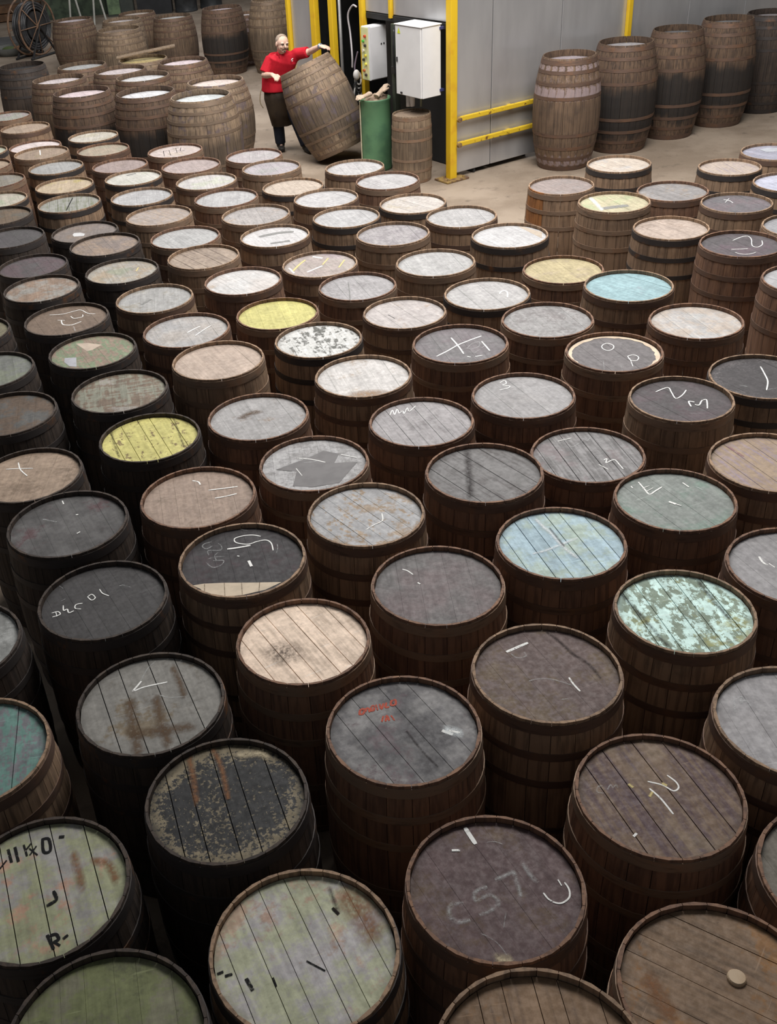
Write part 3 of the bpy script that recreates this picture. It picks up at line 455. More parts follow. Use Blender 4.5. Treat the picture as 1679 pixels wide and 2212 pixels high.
# strokes on the heads: kind, width, points in metres from the head centre
MARKS = {
4: [('c', 0.016, [(-0.049, 0.263), (-0.039, 0.230), (-0.028, 0.196)]), ('c', 0.012, [(-0.111, 0.174), (-0.090, 0.172)]), ('f', 0.014, [(0.015, 0.038), (0.047, 0.050), (0.077, 0.061), (0.080, 0.014), (0.080, -0.033)]), ('f', 0.016, [(0.119, 0.086), (0.130, 0.046), (0.145, 0.015)]), ('f', 0.014, [(-0.029, 0.011), (-0.058, 0.001), (-0.074, -0.016), (-0.068, -0.037), (-0.026, -0.019), (-0.003, -0.034), (0.001, -0.055), (-0.020, -0.074), (-0.064, -0.092)]), ('f', 0.016, [(-0.120, -0.042), (-0.147, -0.042), (-0.166, -0.063), (-0.165, -0.093), (-0.142, -0.111), (-0.111, -0.109)]), ('c', 0.006, [(0.158, -0.034), (0.169, -0.059), (0.191, -0.076), (0.213, -0.076), (0.238, -0.058), (0.245, -0.028), (0.238, -0.001)]), ('c', 0.006, [(0.219, 0.012), (0.224, -0.010)]), ('f', 0.005, [(0.018, -0.093), (-0.001, -0.146)]), ('f', 0.004, [(-0.078, -0.162), (-0.048, -0.185), (-0.028, -0.211), (-0.014, -0.245)]), ('q', 0.04, [(-0.046, -0.258), (-0.027, -0.265), (-0.003, -0.270)]), ('f', 0.004, [(0.015, 0.194), (0.041, 0.194), (0.064, 0.181)])],
8: [('c', 0.006, [(0.066, 0.096), (0.086, 0.061), (0.085, 0.033), (0.061, 0.022), (0.033, 0.053), (-0.013, 0.076)]), ('c', 0.007, [(-0.018, 0.041), (0.005, -0.008), (0.024, -0.081)]), ('f', 0.005, [(-0.185, 0.076), (-0.201, 0.073), (-0.211, 0.051), (-0.192, 0.041)]), ('f', 0.005, [(-0.169, 0.058), (-0.153, 0.076), (-0.147, 0.062), (-0.132, 0.076), (-0.132, 0.060)]), ('y', 0.022, [(-0.061, 0.020), (-0.049, 0.015)]), ('y', 0.014, [(-0.084, 0.068), (-0.079, 0.060)]), ('y', 0.012, [(-0.028, 0.009), (-0.017, 0.022)]), ('y', 0.014, [(0.038, 0.057), (0.043, 0.052)]), ('c', 0.012, [(-0.142, -0.160), (-0.132, -0.152)])],
13: [('c', 0.013, [(-0.124, 0.161), (-0.077, 0.182), (-0.029, 0.203)]), ('f', 0.006, [(-0.110, 0.144), (-0.092, 0.117), (-0.054, 0.122), (-0.054, 0.146)]), ('f', 0.006, [(-0.074, -0.026), (-0.037, -0.020), (0.008, -0.026), (0.049, -0.049), (0.088, -0.077)]), ('c', 0.008, [(0.085, -0.031), (0.093, -0.072), (0.106, -0.110)]), ('f', 0.006, [(0.027, -0.147), (0.047, -0.146)]), ('d', 0.016, [(0.072, 0.255), (0.110, 0.180), (0.139, 0.108), (0.183, 0.040), (0.206, -0.043)])],
9: [('r', 0.01, [(-0.159, 0.118), (-0.153, 0.141), (-0.138, 0.146), (-0.144, 0.120), (-0.159, 0.118)]), ('r', 0.009, [(-0.134, 0.127), (-0.129, 0.146), (-0.120, 0.147), (-0.118, 0.127)]), ('r', 0.009, [(-0.111, 0.131), (-0.107, 0.155), (-0.096, 0.157), (-0.100, 0.133), (-0.111, 0.131)]), ('r', 0.008, [(-0.087, 0.161), (-0.085, 0.134)]), ('r', 0.009, [(-0.073, 0.163), (-0.069, 0.136), (-0.058, 0.165)]), ('r', 0.009, [(-0.046, 0.168), (-0.052, 0.144), (-0.039, 0.144)]), ('r', 0.009, [(-0.024, 0.177), (-0.029, 0.153), (-0.010, 0.155), (-0.008, 0.181), (-0.024, 0.177)]), ('r', 0.01, [(-0.076, 0.067), (-0.067, 0.093)]), ('r', 0.01, [(-0.061, 0.069), (-0.052, 0.097), (-0.047, 0.071)]), ('r', 0.009, [(-0.035, 0.093), (-0.027, 0.068)]), ('w', 0.04, [(0.164, -0.008), (0.190, -0.019), (0.217, -0.038)]), ('c', 0.014, [(0.179, -0.016), (0.210, -0.031)]), ('c', 0.02, [(0.154, -0.015), (0.182, -0.034)]), ('d', 0.01, [(0.014, -0.000), (0.059, -0.112), (0.100, -0.190)])],
20: [('c', 0.006, [(0.089, 0.201), (0.055, 0.217), (0.016, 0.220), (-0.024, 0.210), (-0.038, 0.195), (-0.030, 0.168), (0.004, 0.149), (0.037, 0.144), (0.071, 0.159), (0.116, 0.164), (0.140, 0.133), (0.147, 0.074)]), ('c', 0.01, [(-0.069, 0.119), (-0.024, 0.122), (0.037, 0.131)]), ('f', 0.006, [(-0.151, 0.191), (-0.181, 0.182), (-0.192, 0.159), (-0.172, 0.136), (-0.146, 0.154)]), ('f', 0.005, [(-0.114, 0.171), (-0.101, 0.149), (-0.103, 0.115), (-0.163, 0.120), (-0.160, 0.082)]), ('f', 0.006, [(-0.162, 0.054), (-0.129, 0.062), (-0.088, 0.062)]), ('f', 0.005, [(-0.116, 0.098), (-0.132, 0.072), (-0.124, 0.038)]), ('f', 0.006, [(-0.170, 0.022), (-0.139, -0.020), (-0.101, -0.008), (-0.089, 0.028), (-0.137, 0.033)]), ('f', 0.004, [(0.168, 0.124), (0.169, 0.085), (0.162, 0.048)]), ('c', 0.018, [(0.031, 0.002), (0.041, -0.035)]), ('c', 0.008, [(-0.022, 0.054), (-0.016, 0.051)]), ('f', 0.005, [(-0.006, 0.277), (0.025, 0.262)]), ('b', 0.005, [(-0.085, -0.148), (-0.081, -0.248)]), ('b', 0.005, [(-0.006, -0.158), (-0.003, -0.246)]), ('b', 0.005, [(0.077, -0.171), (0.073, -0.230)]), ('b', 0.005, [(-0.175, -0.145), (-0.174, -0.194)])],
18: [('c', 0.005, [(-0.233, -0.044), (-0.206, -0.038), (-0.193, -0.060), (-0.225, -0.074)]), ('c', 0.005, [(-0.215, -0.042), (-0.206, -0.072)]), ('c', 0.006, [(-0.187, 0.002), (-0.180, -0.034), (-0.165, -0.026), (-0.154, -0.054), (-0.134, -0.044)]), ('c', 0.005, [(-0.099, 0.007), (-0.128, 0.001), (-0.128, -0.026), (-0.101, -0.035)]), ('c', 0.005, [(-0.080, 0.053), (-0.058, 0.025), (-0.043, 0.042), (-0.063, 0.070), (-0.080, 0.053)]), ('c', 0.005, [(-0.029, 0.102), (-0.012, 0.070), (0.020, 0.046)]), ('f', 0.006, [(0.064, 0.116), (0.086, 0.121)]), ('f', 0.004, [(0.081, 0.116), (0.116, 0.097)]), ('f', 0.004, [(-0.203, 0.039), (-0.185, 0.053)]), ('f', 0.004, [(-0.226, 0.159), (-0.207, 0.139)]), ('o', 0.03, [(0.029, 0.025), (0.130, 0.015)])],
11: [('b', 0.045, [(-0.091, 0.042), (-0.078, -0.042), (-0.060, -0.124), (-0.044, -0.196), (-0.035, -0.261)]), ('b', 0.04, [(0.016, 0.044), (0.029, -0.016), (0.049, -0.115), (0.086, -0.243)]), ('b', 0.05, [(-0.078, -0.149), (0.006, -0.152), (0.090, -0.148), (0.168, -0.139)]), ('b', 0.028, [(0.072, 0.227), (0.107, 0.125), (0.134, 0.028)]), ('g', 0.03, [(-0.044, 0.244), (-0.051, 0.173)]), ('c', 0.008, [(-0.083, 0.093), (-0.065, 0.123), (-0.052, 0.147)]), ('c', 0.007, [(-0.074, 0.094), (-0.034, 0.112), (0.056, 0.128)]), ('f', 0.006, [(0.031, 0.054), (0.070, 0.034), (0.134, 0.032)]), ('f', 0.005, [(0.001, 0.265), (-0.030, 0.224), (-0.052, 0.156)]), ('o', 0.05, [(0.078, -0.119), (0.136, -0.173)])],
23: [('c', 0.008, [(-0.112, 0.219), (-0.104, 0.148), (-0.096, 0.095), (-0.058, 0.120), (-0.013, 0.152)]), ('c', 0.005, [(-0.112, 0.156), (-0.071, 0.175)]), ('c', 0.005, [(-0.102, 0.124), (-0.059, 0.151)]), ('c', 0.008, [(-0.162, 0.185), (-0.160, 0.169)]), ('c', 0.01, [(0.107, 0.171), (0.121, 0.132)]), ('f', 0.009, [(0.161, 0.120), (0.177, 0.091)]), ('c', 0.018, [(-0.020, 0.007), (-0.002, -0.013)]), ('c', 0.008, [(-0.002, -0.013), (0.021, -0.034)])],
26: [('c', 0.006, [(0.038, -0.087), (0.070, -0.141)]), ('c', 0.006, [(0.077, -0.045), (0.096, -0.035), (0.079, -0.076), (0.114, -0.055), (0.135, -0.056), (0.141, -0.106), (0.147, -0.153)]), ('c', 0.006, [(-0.106, 0.198), (-0.028, 0.216)]), ('f', 0.005, [(-0.061, 0.147), (-0.046, 0.122), (-0.002, 0.151)]), ('f', 0.004, [(0.018, 0.169), (0.037, 0.196), (0.048, 0.171), (0.070, 0.197)])],
24: [('c', 0.01, [(-0.120, 0.113), (-0.121, 0.075), (-0.111, 0.050)]), ('c', 0.007, [(-0.098, 0.058), (-0.087, 0.029)])],
36: [('c', 0.007, [(-0.097, 0.153), (-0.010, 0.194), (-0.010, 0.126), (-0.013, 0.047), (0.038, 0.080), (0.083, 0.138)]), ('c', 0.009, [(0.073, -0.018), (0.046, -0.005), (0.037, -0.067)]), ('c', 0.008, [(0.068, -0.051), (0.088, -0.060), (0.123, -0.011), (0.152, -0.007), (0.118, -0.109)]), ('f', 0.008, [(-0.070, -0.174), (-0.062, -0.182)]), ('f', 0.004, [(0.001, -0.149), (0.066, -0.162)])],
37: [('c', 0.008, [(0.060, 0.156), (0.043, 0.060), (0.021, -0.034), (-0.030, -0.136)]), ('f', 0.006, [(-0.030, -0.136), (0.036, -0.124)]), ('p', 0.03, [(-0.174, -0.001), (-0.124, 0.006)]), ('f', 0.008, [(-0.148, -0.050), (-0.119, -0.074)])],
47: [('c', 0.006, [(-0.038, 0.132), (-0.016, 0.162), (0.016, 0.169), (0.038, 0.129), (0.019, 0.082), (-0.016, 0.065), (-0.039, 0.095), (-0.038, 0.132)]), ('c', 0.006, [(0.075, -0.042), (0.114, -0.030), (0.135, -0.069), (0.108, -0.114), (0.075, -0.100), (0.075, -0.042)]), ('c', 0.006, [(0.077, -0.081), (0.061, -0.188)]), ('f', 0.005, [(-0.022, -0.039), (0.028, -0.037)]), ('f', 0.004, [(-0.087, -0.074), (-0.124, -0.210)]), ('f', 0.004, [(-0.003, -0.151), (-0.021, -0.242)])],
45: [('c', 0.01, [(-0.166, -0.112), (-0.086, -0.048), (-0.013, 0.019), (0.084, 0.082), (0.158, 0.122)]), ('c', 0.01, [(-0.032, 0.137), (-0.011, 0.009), (0.001, -0.113)]), ('f', 0.008, [(0.038, -0.039), (0.085, 0.025), (0.129, 0.033), (0.113, -0.029), (0.061, -0.058), (0.038, -0.039)]), ('c', 0.01, [(0.146, 0.039), (0.157, -0.039), (0.166, -0.105)]), ('f', 0.005, [(0.068, -0.119), (0.151, -0.028)]), ('c', 0.01, [(0.019, -0.159), (0.032, -0.171)]), ('c', 0.01, [(0.066, -0.169), (0.105, -0.164)])],
46: [('f', 0.006, [(0.116, 0.036), (0.139, 0.062), (0.136, 0.021)]), ('f', 0.004, [(0.014, -0.043), (-0.003, -0.139)])],
35: [('c', 0.006, [(-0.089, 0.223), (-0.055, 0.249), (-0.054, 0.207), (-0.080, 0.188), (-0.042, 0.166), (-0.062, 0.142), (-0.109, 0.131)])],
34: [('c', 0.006, [(-0.161, 0.152), (-0.140, 0.207), (-0.135, 0.147), (-0.111, 0.215), (-0.108, 0.157)]), ('c', 0.005, [(-0.108, 0.157), (-0.081, 0.184), (-0.079, 0.147), (-0.050, 0.218), (-0.046, 0.169), (0.001, 0.232)])],
51: [('c', 0.01, [(0.093, 0.024), (0.125, 0.070), (0.152, 0.044), (0.135, -0.048)]), ('f', 0.01, [(0.079, -0.064), (0.117, -0.085)])],
55: [('c', 0.01, [(0.005, -0.003), (0.047, 0.047), (0.090, 0.087)]), ('c', 0.008, [(0.062, -0.066), (0.116, 0.017), (0.164, 0.080)])],
56: [('c', 0.006, [(-0.146, 0.153), (-0.053, 0.145), (0.026, 0.180), (0.075, 0.190), (0.134, 0.114), (0.191, 0.092)]), ('c', 0.006, [(-0.071, 0.037), (-0.020, 0.020)]), ('g', 0.06, [(-0.015, -0.012), (0.033, -0.003)]), ('g', 0.06, [(0.030, 0.082), (0.088, 0.083)]), ('c', 0.008, [(-0.045, 0.026), (-0.022, -0.052), (0.042, -0.074), (0.102, -0.030)]), ('c', 0.006, [(0.015, 0.086), (0.043, 0.043), (0.100, 0.054), (0.099, 0.097)]), ('f', 0.004, [(0.118, 0.071), (0.199, 0.056)]), ('f', 0.01, [(0.058, -0.102), (0.081, -0.189)])],
30: [('c', 0.006, [(-0.154, 0.120), (-0.083, 0.114), (0.001, 0.101)]), ('c', 0.007, [(-0.095, 0.181), (-0.075, 0.112), (-0.049, 0.066), (-0.019, 0.023)]), ('g', 0.1, [(0.170, 0.044), (0.209, 0.047)])],
28: [('c', 0.008, [(-0.036, 0.195), (-0.005, 0.177), (0.005, 0.149)]), ('c', 0.008, [(0.052, 0.084), (0.128, 0.087), (0.201, 0.093)]), ('c', 0.008, [(0.088, -0.001), (0.140, 0.007), (0.196, 0.022)])],
29: [('c', 0.008, [(-0.063, 0.245), (-0.053, 0.216)]), ('c', 0.01, [(0.028, 0.099), (0.034, 0.100)]), ('c', 0.008, [(0.053, -0.071), (0.064, -0.061)]), ('p', 0.05, [(0.104, 0.118), (0.143, 0.165)]), ('p', 0.04, [(-0.003, -0.072), (0.037, -0.069)]), ('f', 0.014, [(-0.134, 0.084), (-0.071, 0.053)]), ('o', 0.04, [(-0.162, -0.035), (-0.145, -0.108)])],
115: [('c', 0.006, [(-0.007, 0.134), (0.072, 0.186), (0.131, 0.199), (0.130, 0.124), (0.081, -0.008), (0.105, -0.049), (0.158, -0.007), (0.189, 0.072)]), ('c', 0.006, [(-0.089, -0.045), (-0.019, -0.059), (0.025, -0.063)]), ('c', 0.005, [(-0.089, -0.115), (-0.060, -0.160), (-0.009, -0.174), (0.046, -0.153)])],
113: [('c', 0.007, [(-0.041, 0.173), (-0.008, 0.136), (-0.001, 0.069)]), ('c', 0.005, [(-0.059, 0.095), (0.015, 0.194)])],
22: [('w', 0.02, [(-0.058, 0.228), (-0.040, 0.163), (-0.018, 0.105), (0.005, 0.005), (0.024, -0.055), (0.046, -0.105)]), ('w', 0.016, [(-0.137, -0.044), (-0.070, -0.026), (-0.001, 0.004), (0.087, 0.044)]), ('d', 0.012, [(-0.013, 0.148), (-0.003, 0.092), (0.013, -0.007)]), ('d', 0.03, [(0.189, 0.070), (0.271, 0.006)])],
15: [('f', 0.008, [(-0.169, 0.168), (-0.196, 0.093)]), ('f', 0.008, [(-0.161, 0.160), (-0.139, 0.169), (-0.157, 0.135), (-0.133, 0.147), (-0.127, 0.115)])],
17: [('c', 0.006, [(-0.136, 0.163), (-0.115, 0.147), (-0.096, 0.117)]), ('c', 0.01, [(-0.081, 0.049), (-0.075, 0.041)])],
94: [('c', 0.014, [(-0.052, 0.207), (-0.015, -0.006)])],
2: [('k', 0.014, [(-0.151, 0.185), (-0.131, 0.133)]), ('k', 0.014, [(-0.128, 0.192), (-0.107, 0.134)]), ('k', 0.01, [(-0.098, 0.199), (-0.080, 0.154)]), ('k', 0.008, [(-0.089, 0.175), (-0.074, 0.203)]), ('k', 0.008, [(-0.076, 0.183), (-0.044, 0.153)]), ('k', 0.008, [(-0.053, 0.190), (-0.069, 0.156)]), ('k', 0.011, [(-0.035, 0.219), (-0.022, 0.163), (0.001, 0.166), (-0.012, 0.217), (-0.035, 0.219)]), ('k', 0.014, [(0.042, -0.178), (0.067, -0.225)]), ('k', 0.011, [(0.052, -0.177), (0.069, -0.175), (0.080, -0.193), (0.066, -0.203)]), ('k', 0.011, [(0.071, -0.206), (0.085, -0.216)]), ('k', 0.012, [(0.097, -0.192), (0.106, -0.184)]), ('k', 0.012, [(0.038, -0.009), (0.051, -0.041), (0.025, -0.061)]), ('k', 0.016, [(0.028, 0.222), (0.038, 0.222)]), ('k', 0.008, [(-0.166, 0.108), (-0.150, 0.139)]), ('o', 0.022, [(0.019, 0.106), (0.033, 0.028)]), ('o', 0.03, [(0.084, 0.148), (0.110, 0.070), (0.138, -0.014)]), ('o', 0.03, [(0.156, 0.103), (0.212, 0.084), (0.251, 0.004)])],
3: [('k', 0.016, [(-0.182, -0.075), (-0.166, -0.108)]), ('k', 0.012, [(-0.270, -0.046), (-0.258, -0.042)]), ('k', 0.012, [(-0.246, -0.056), (-0.230, -0.052)]), ('k', 0.008, [(-0.101, -0.079), (-0.093, -0.105)]), ('k', 0.007, [(0.006, -0.032), (0.058, -0.069)]), ('k', 0.014, [(0.102, 0.146), (0.116, 0.127)]), ('o', 0.09, [(0.142, 0.195), (0.195, 0.119), (0.225, 0.036)]), ('d', 0.02, [(0.098, 0.223), (0.114, 0.139)]), ('d', 0.03, [(-0.210, 0.106), (-0.190, 0.048)]), ('d', 0.03, [(-0.107, -0.119), (-0.080, -0.132)])],
65: [('y', 0.02, [(-0.219, -0.051), (-0.162, 0.078), (-0.110, 0.172)]), ('c', 0.03, [(-0.035, 0.233), (0.027, 0.188)]), ('y', 0.018, [(0.026, 0.040), (0.077, 0.161)]), ('y', 0.018, [(0.147, -0.059), (0.201, 0.086)]), ('c', 0.02, [(-0.103, -0.096), (0.014, 0.003)]), ('c', 0.018, [(-0.243, 0.021), (-0.212, -0.092)])],
66: [('s', 0.05, [(-0.120, 0.075), (-0.034, 0.112), (0.057, 0.132), (0.153, 0.128)]), ('s', 0.05, [(-0.027, -0.125), (0.107, -0.104)])],
83: [('k', 0.008, [(-0.136, 0.115), (-0.114, -0.114)]), ('k', 0.006, [(-0.135, 0.089), (-0.094, 0.114)]), ('k', 0.007, [(-0.075, 0.117), (-0.046, -0.100)]), ('k', 0.007, [(-0.002, 0.190), (0.020, -0.017)]), ('k', 0.006, [(-0.033, 0.161), (0.030, 0.188)]), ('k', 0.007, [(0.055, 0.194), (0.055, 0.044), (0.106, 0.050)])],
108: [('s', 0.07, [(-0.099, -0.080), (-0.011, -0.072), (0.083, -0.066)]), ('w', 0.035, [(-0.135, 0.244), (-0.134, 0.058), (-0.138, -0.139)])],
91: [('k', 0.01, [(-0.010, -0.166), (-0.006, 0.034), (-0.001, 0.240)])],
86: [('s', 0.04, [(-0.075, 0.185), (-0.005, 0.228)])],
54: [('s', 0.01, [(-0.058, 0.150), (-0.064, 0.003), (-0.079, -0.220)])],
32: [('b', 0.05, [(-0.105, 0.032), (-0.049, 0.080), (0.014, 0.097)])],
60: [('y', 0.016, [(0.123, 0.092), (0.114, 0.027)])],
109: [('f', 0.01, [(-0.104, 0.022), (-0.019, 0.013)]), ('f', 0.01, [(0.062, -0.071), (0.153, -0.032)])],
106: [('w', 0.03, [(0.015, 0.115), (0.094, 0.109)])],
78: [('w', 0.03, [(0.089, 0.034), (0.195, 0.019)])],
67: [('f', 0.01, [(-0.078, 0.141), (-0.066, 0.097)])],
57: [('s', 0.03, [(-0.094, -0.047), (-0.037, 0.033)])],
52: [('k', 0.006, [(-0.114, 0.031), (-0.079, -0.041)])],
25: [('d', 0.035, [(-0.034, 0.290), (-0.059, 0.119), (-0.081, -0.031), (-0.109, -0.209)])],
6: [('o', 0.05, [(-0.193, 0.071), (-0.184, 0.026), (-0.179, -0.018), (-0.159, -0.054)])],
10: [('o', 0.022, [(-0.148, 0.245), (-0.130, 0.141), (-0.110, -0.000)]), ('o', 0.02, [(-0.054, 0.263), (-0.022, 0.170), (0.003, 0.020)]), ('q', 0.04, [(-0.130, 0.228), (-0.064, 0.242)]), ('q', 0.035, [(0.035, 0.222), (0.118, 0.226), (0.156, 0.206)]), ('q', 0.04, [(0.235, 0.124), (0.262, 0.036)])],
14: [('d', 0.022, [(0.145, 0.228), (0.158, 0.089), (0.180, -0.092)]), ('d', 0.02, [(-0.223, 0.176), (-0.176, -0.026), (-0.136, -0.225)]), ('o', 0.035, [(-0.069, 0.188), (-0.077, 0.139)]), ('o', 0.03, [(0.132, -0.045), (0.141, -0.086)])],
31: [('d', 0.016, [(-0.247, 0.152), (-0.217, 0.018), (-0.169, -0.169)]), ('d', 0.012, [(0.127, 0.255), (0.171, 0.041), (0.205, -0.119)])],
27: [('p', 0.02, [(-0.128, 0.212), (-0.094, 0.108)]), ('p', 0.03, [(-0.208, 0.061), (-0.179, 0.016)]), ('w', 0.05, [(0.086, 0.171), (0.044, 0.014)])],
39: [('b', 0.05, [(0.027, 0.031), (0.074, 0.070)])],
21: [('c', 0.006, [(-0.012, -0.113), (0.037, -0.075), (0.079, -0.047), (0.084, 0.017)])],
33: [('c', 0.005, [(-0.099, -0.013), (-0.072, -0.091)]), ('c', 0.006, [(-0.087, 0.099), (-0.011, 0.072), (0.062, 0.026)]), ('f', 0.008, [(-0.052, 0.041), (0.012, 0.042)]), ('c', 0.007, [(0.158, 0.091), (0.237, 0.044)])],
}
PATCH = {
20: [('bare_strip', 'bare cream board strip', (0.544, 0.447, 0.334), [(-0.229, -0.145), (-0.180, -0.139), (-0.095, -0.146), (-0.010, -0.158), (0.037, -0.165), (0.177, -0.183), (0.101, -0.229), (0.003, -0.251), (-0.094, -0.251), (-0.191, -0.234), (-0.192, -0.178)])],
33: [('dark_patch', 'darker grey painted patch', (0.147, 0.14, 0.142), [(-0.210, -0.004), (-0.016, 0.098), (0.062, 0.155), (0.146, 0.104), (0.112, 0.010), (0.238, -0.003), (0.167, -0.121), (0.122, -0.201), (-0.024, -0.219), (-0.127, -0.191), (-0.098, -0.044)])],
68: [('bare_plank', 'bare cream plank', (0.358, 0.304, 0.25), [(0.139, 0.286), (0.218, 0.306), (0.295, 0.060), (0.235, -0.085)])],
90: [('paper', 'white paper', (0.476, 0.476, 0.485), [(-0.114, 0.002), (-0.106, 0.048), (-0.054, 0.049), (-0.002, 0.001), (-0.004, -0.062), (-0.093, -0.055)])],
111: [('paper', 'white paper', (0.354, 0.368, 0.404), [(-0.066, 0.177), (0.022, 0.211), (0.118, 0.155), (0.067, 0.066), (-0.038, 0.072)])],
41: [('cream_patch', 'cream paint patch', (0.429, 0.347, 0.281), [(-0.143, 0.192), (-0.056, 0.182), (0.047, 0.129), (0.025, 0.104), (-0.010, 0.054), (-0.048, 0.044), (-0.098, 0.123)]), ('white_patch', 'white paint patch', (0.339, 0.339, 0.37), [(-0.189, -0.038), (-0.109, -0.046), (-0.088, -0.198), (-0.139, -0.178), (-0.184, -0.104)])],
}
EXTRA = {39: (0.288, 0.264, 0.241), 2: (0.491, 0.292, 0.205), 3: (0.467, 0.309, 0.23), 11: (0.181, 0.139, 0.0871), 29: (0.0981, 0.0537, 0.0591), 8: (0.212, 0.154, 0.107), 6: (0.299, 0.153, 0.0606), 9: (0.136, 0.0996, 0.112), 20: (0.059, 0.0397, 0.0456), 13: (0.135, 0.093, 0.0567), 14: (0.338, 0.349, 0.15), 21: (0.327, 0.247, 0.174), 40: (0.168, 0.184, 0.138), 38: (0.0948, 0.0986, 0.0986), 59: (0.208, 0.147, 0.11), 60: (0.248, 0.261, 0.199), 62: (0.173, 0.144, 0.131), 90: (0.202, 0.157, 0.127), 73: (0.315, 0.259, 0.219), 84: (0.299, 0.243, 0.204), 46: (0.206, 0.19, 0.19), 33: (0.276, 0.268, 0.268), 26: (0.219, 0.188, 0.194), 25: (0.116, 0.104, 0.104), 18: (0.063, 0.06, 0.06), 5: (0.314, 0.172, 0.0821), 1: (0.194, 0.186, 0.133), 12: (0.143, 0.157, 0.171), 45: (0.17, 0.144, 0.157), 36: (0.0992, 0.0748, 0.0835), 113: (0.14, 0.115, 0.125), 115: (0.105, 0.0787, 0.0926), 65: (0.28, 0.234, 0.251), 44: (0.506, 0.438, 0.384), 48: (0.37, 0.37, 0.37), 71: (0.398, 0.376, 0.361), 81: (0.361, 0.375, 0.313), 107: (0.376, 0.369, 0.369)}
RUSSET = (4, 5, 8, 9, 13, 14, 15, 17, 20, 21, 22, 23, 24, 25, 33, 34, 47, 50, 52)
SMUDGES = [(16, 'sooty_smudge', 'dark sooty smudge', -0.090, -0.051, 0.12, 0.1, (0.06, 0.05, 0.045), 0.52, 0.8), (43, 'tan_stain', 'tan stain along the front', -0.002, -0.210, 0.15, 0.06, (0.36, 0.25, 0.17), 0.42, 0.9), (58, 'cream_stain', 'cream stain near the front edge', -0.244, -0.015, 0.05, 0.05, (0.5, 0.4, 0.3), 0.5, 0.7), (35, 'pale_stain', 'paler patch', 0.025, -0.013, 0.12, 0.1, (0.6, 0.58, 0.58), 0.5, 0.4), (63, 'grey_stain', 'grey stain', -0.024, 0.038, 0.1, 0.08, (0.35, 0.35, 0.35), 0.5, 0.5)]
BUNG = (0.062, 0.042)
def hash_id(s): return sum(ord(q)*(i+3) for i, q in enumerate(s))
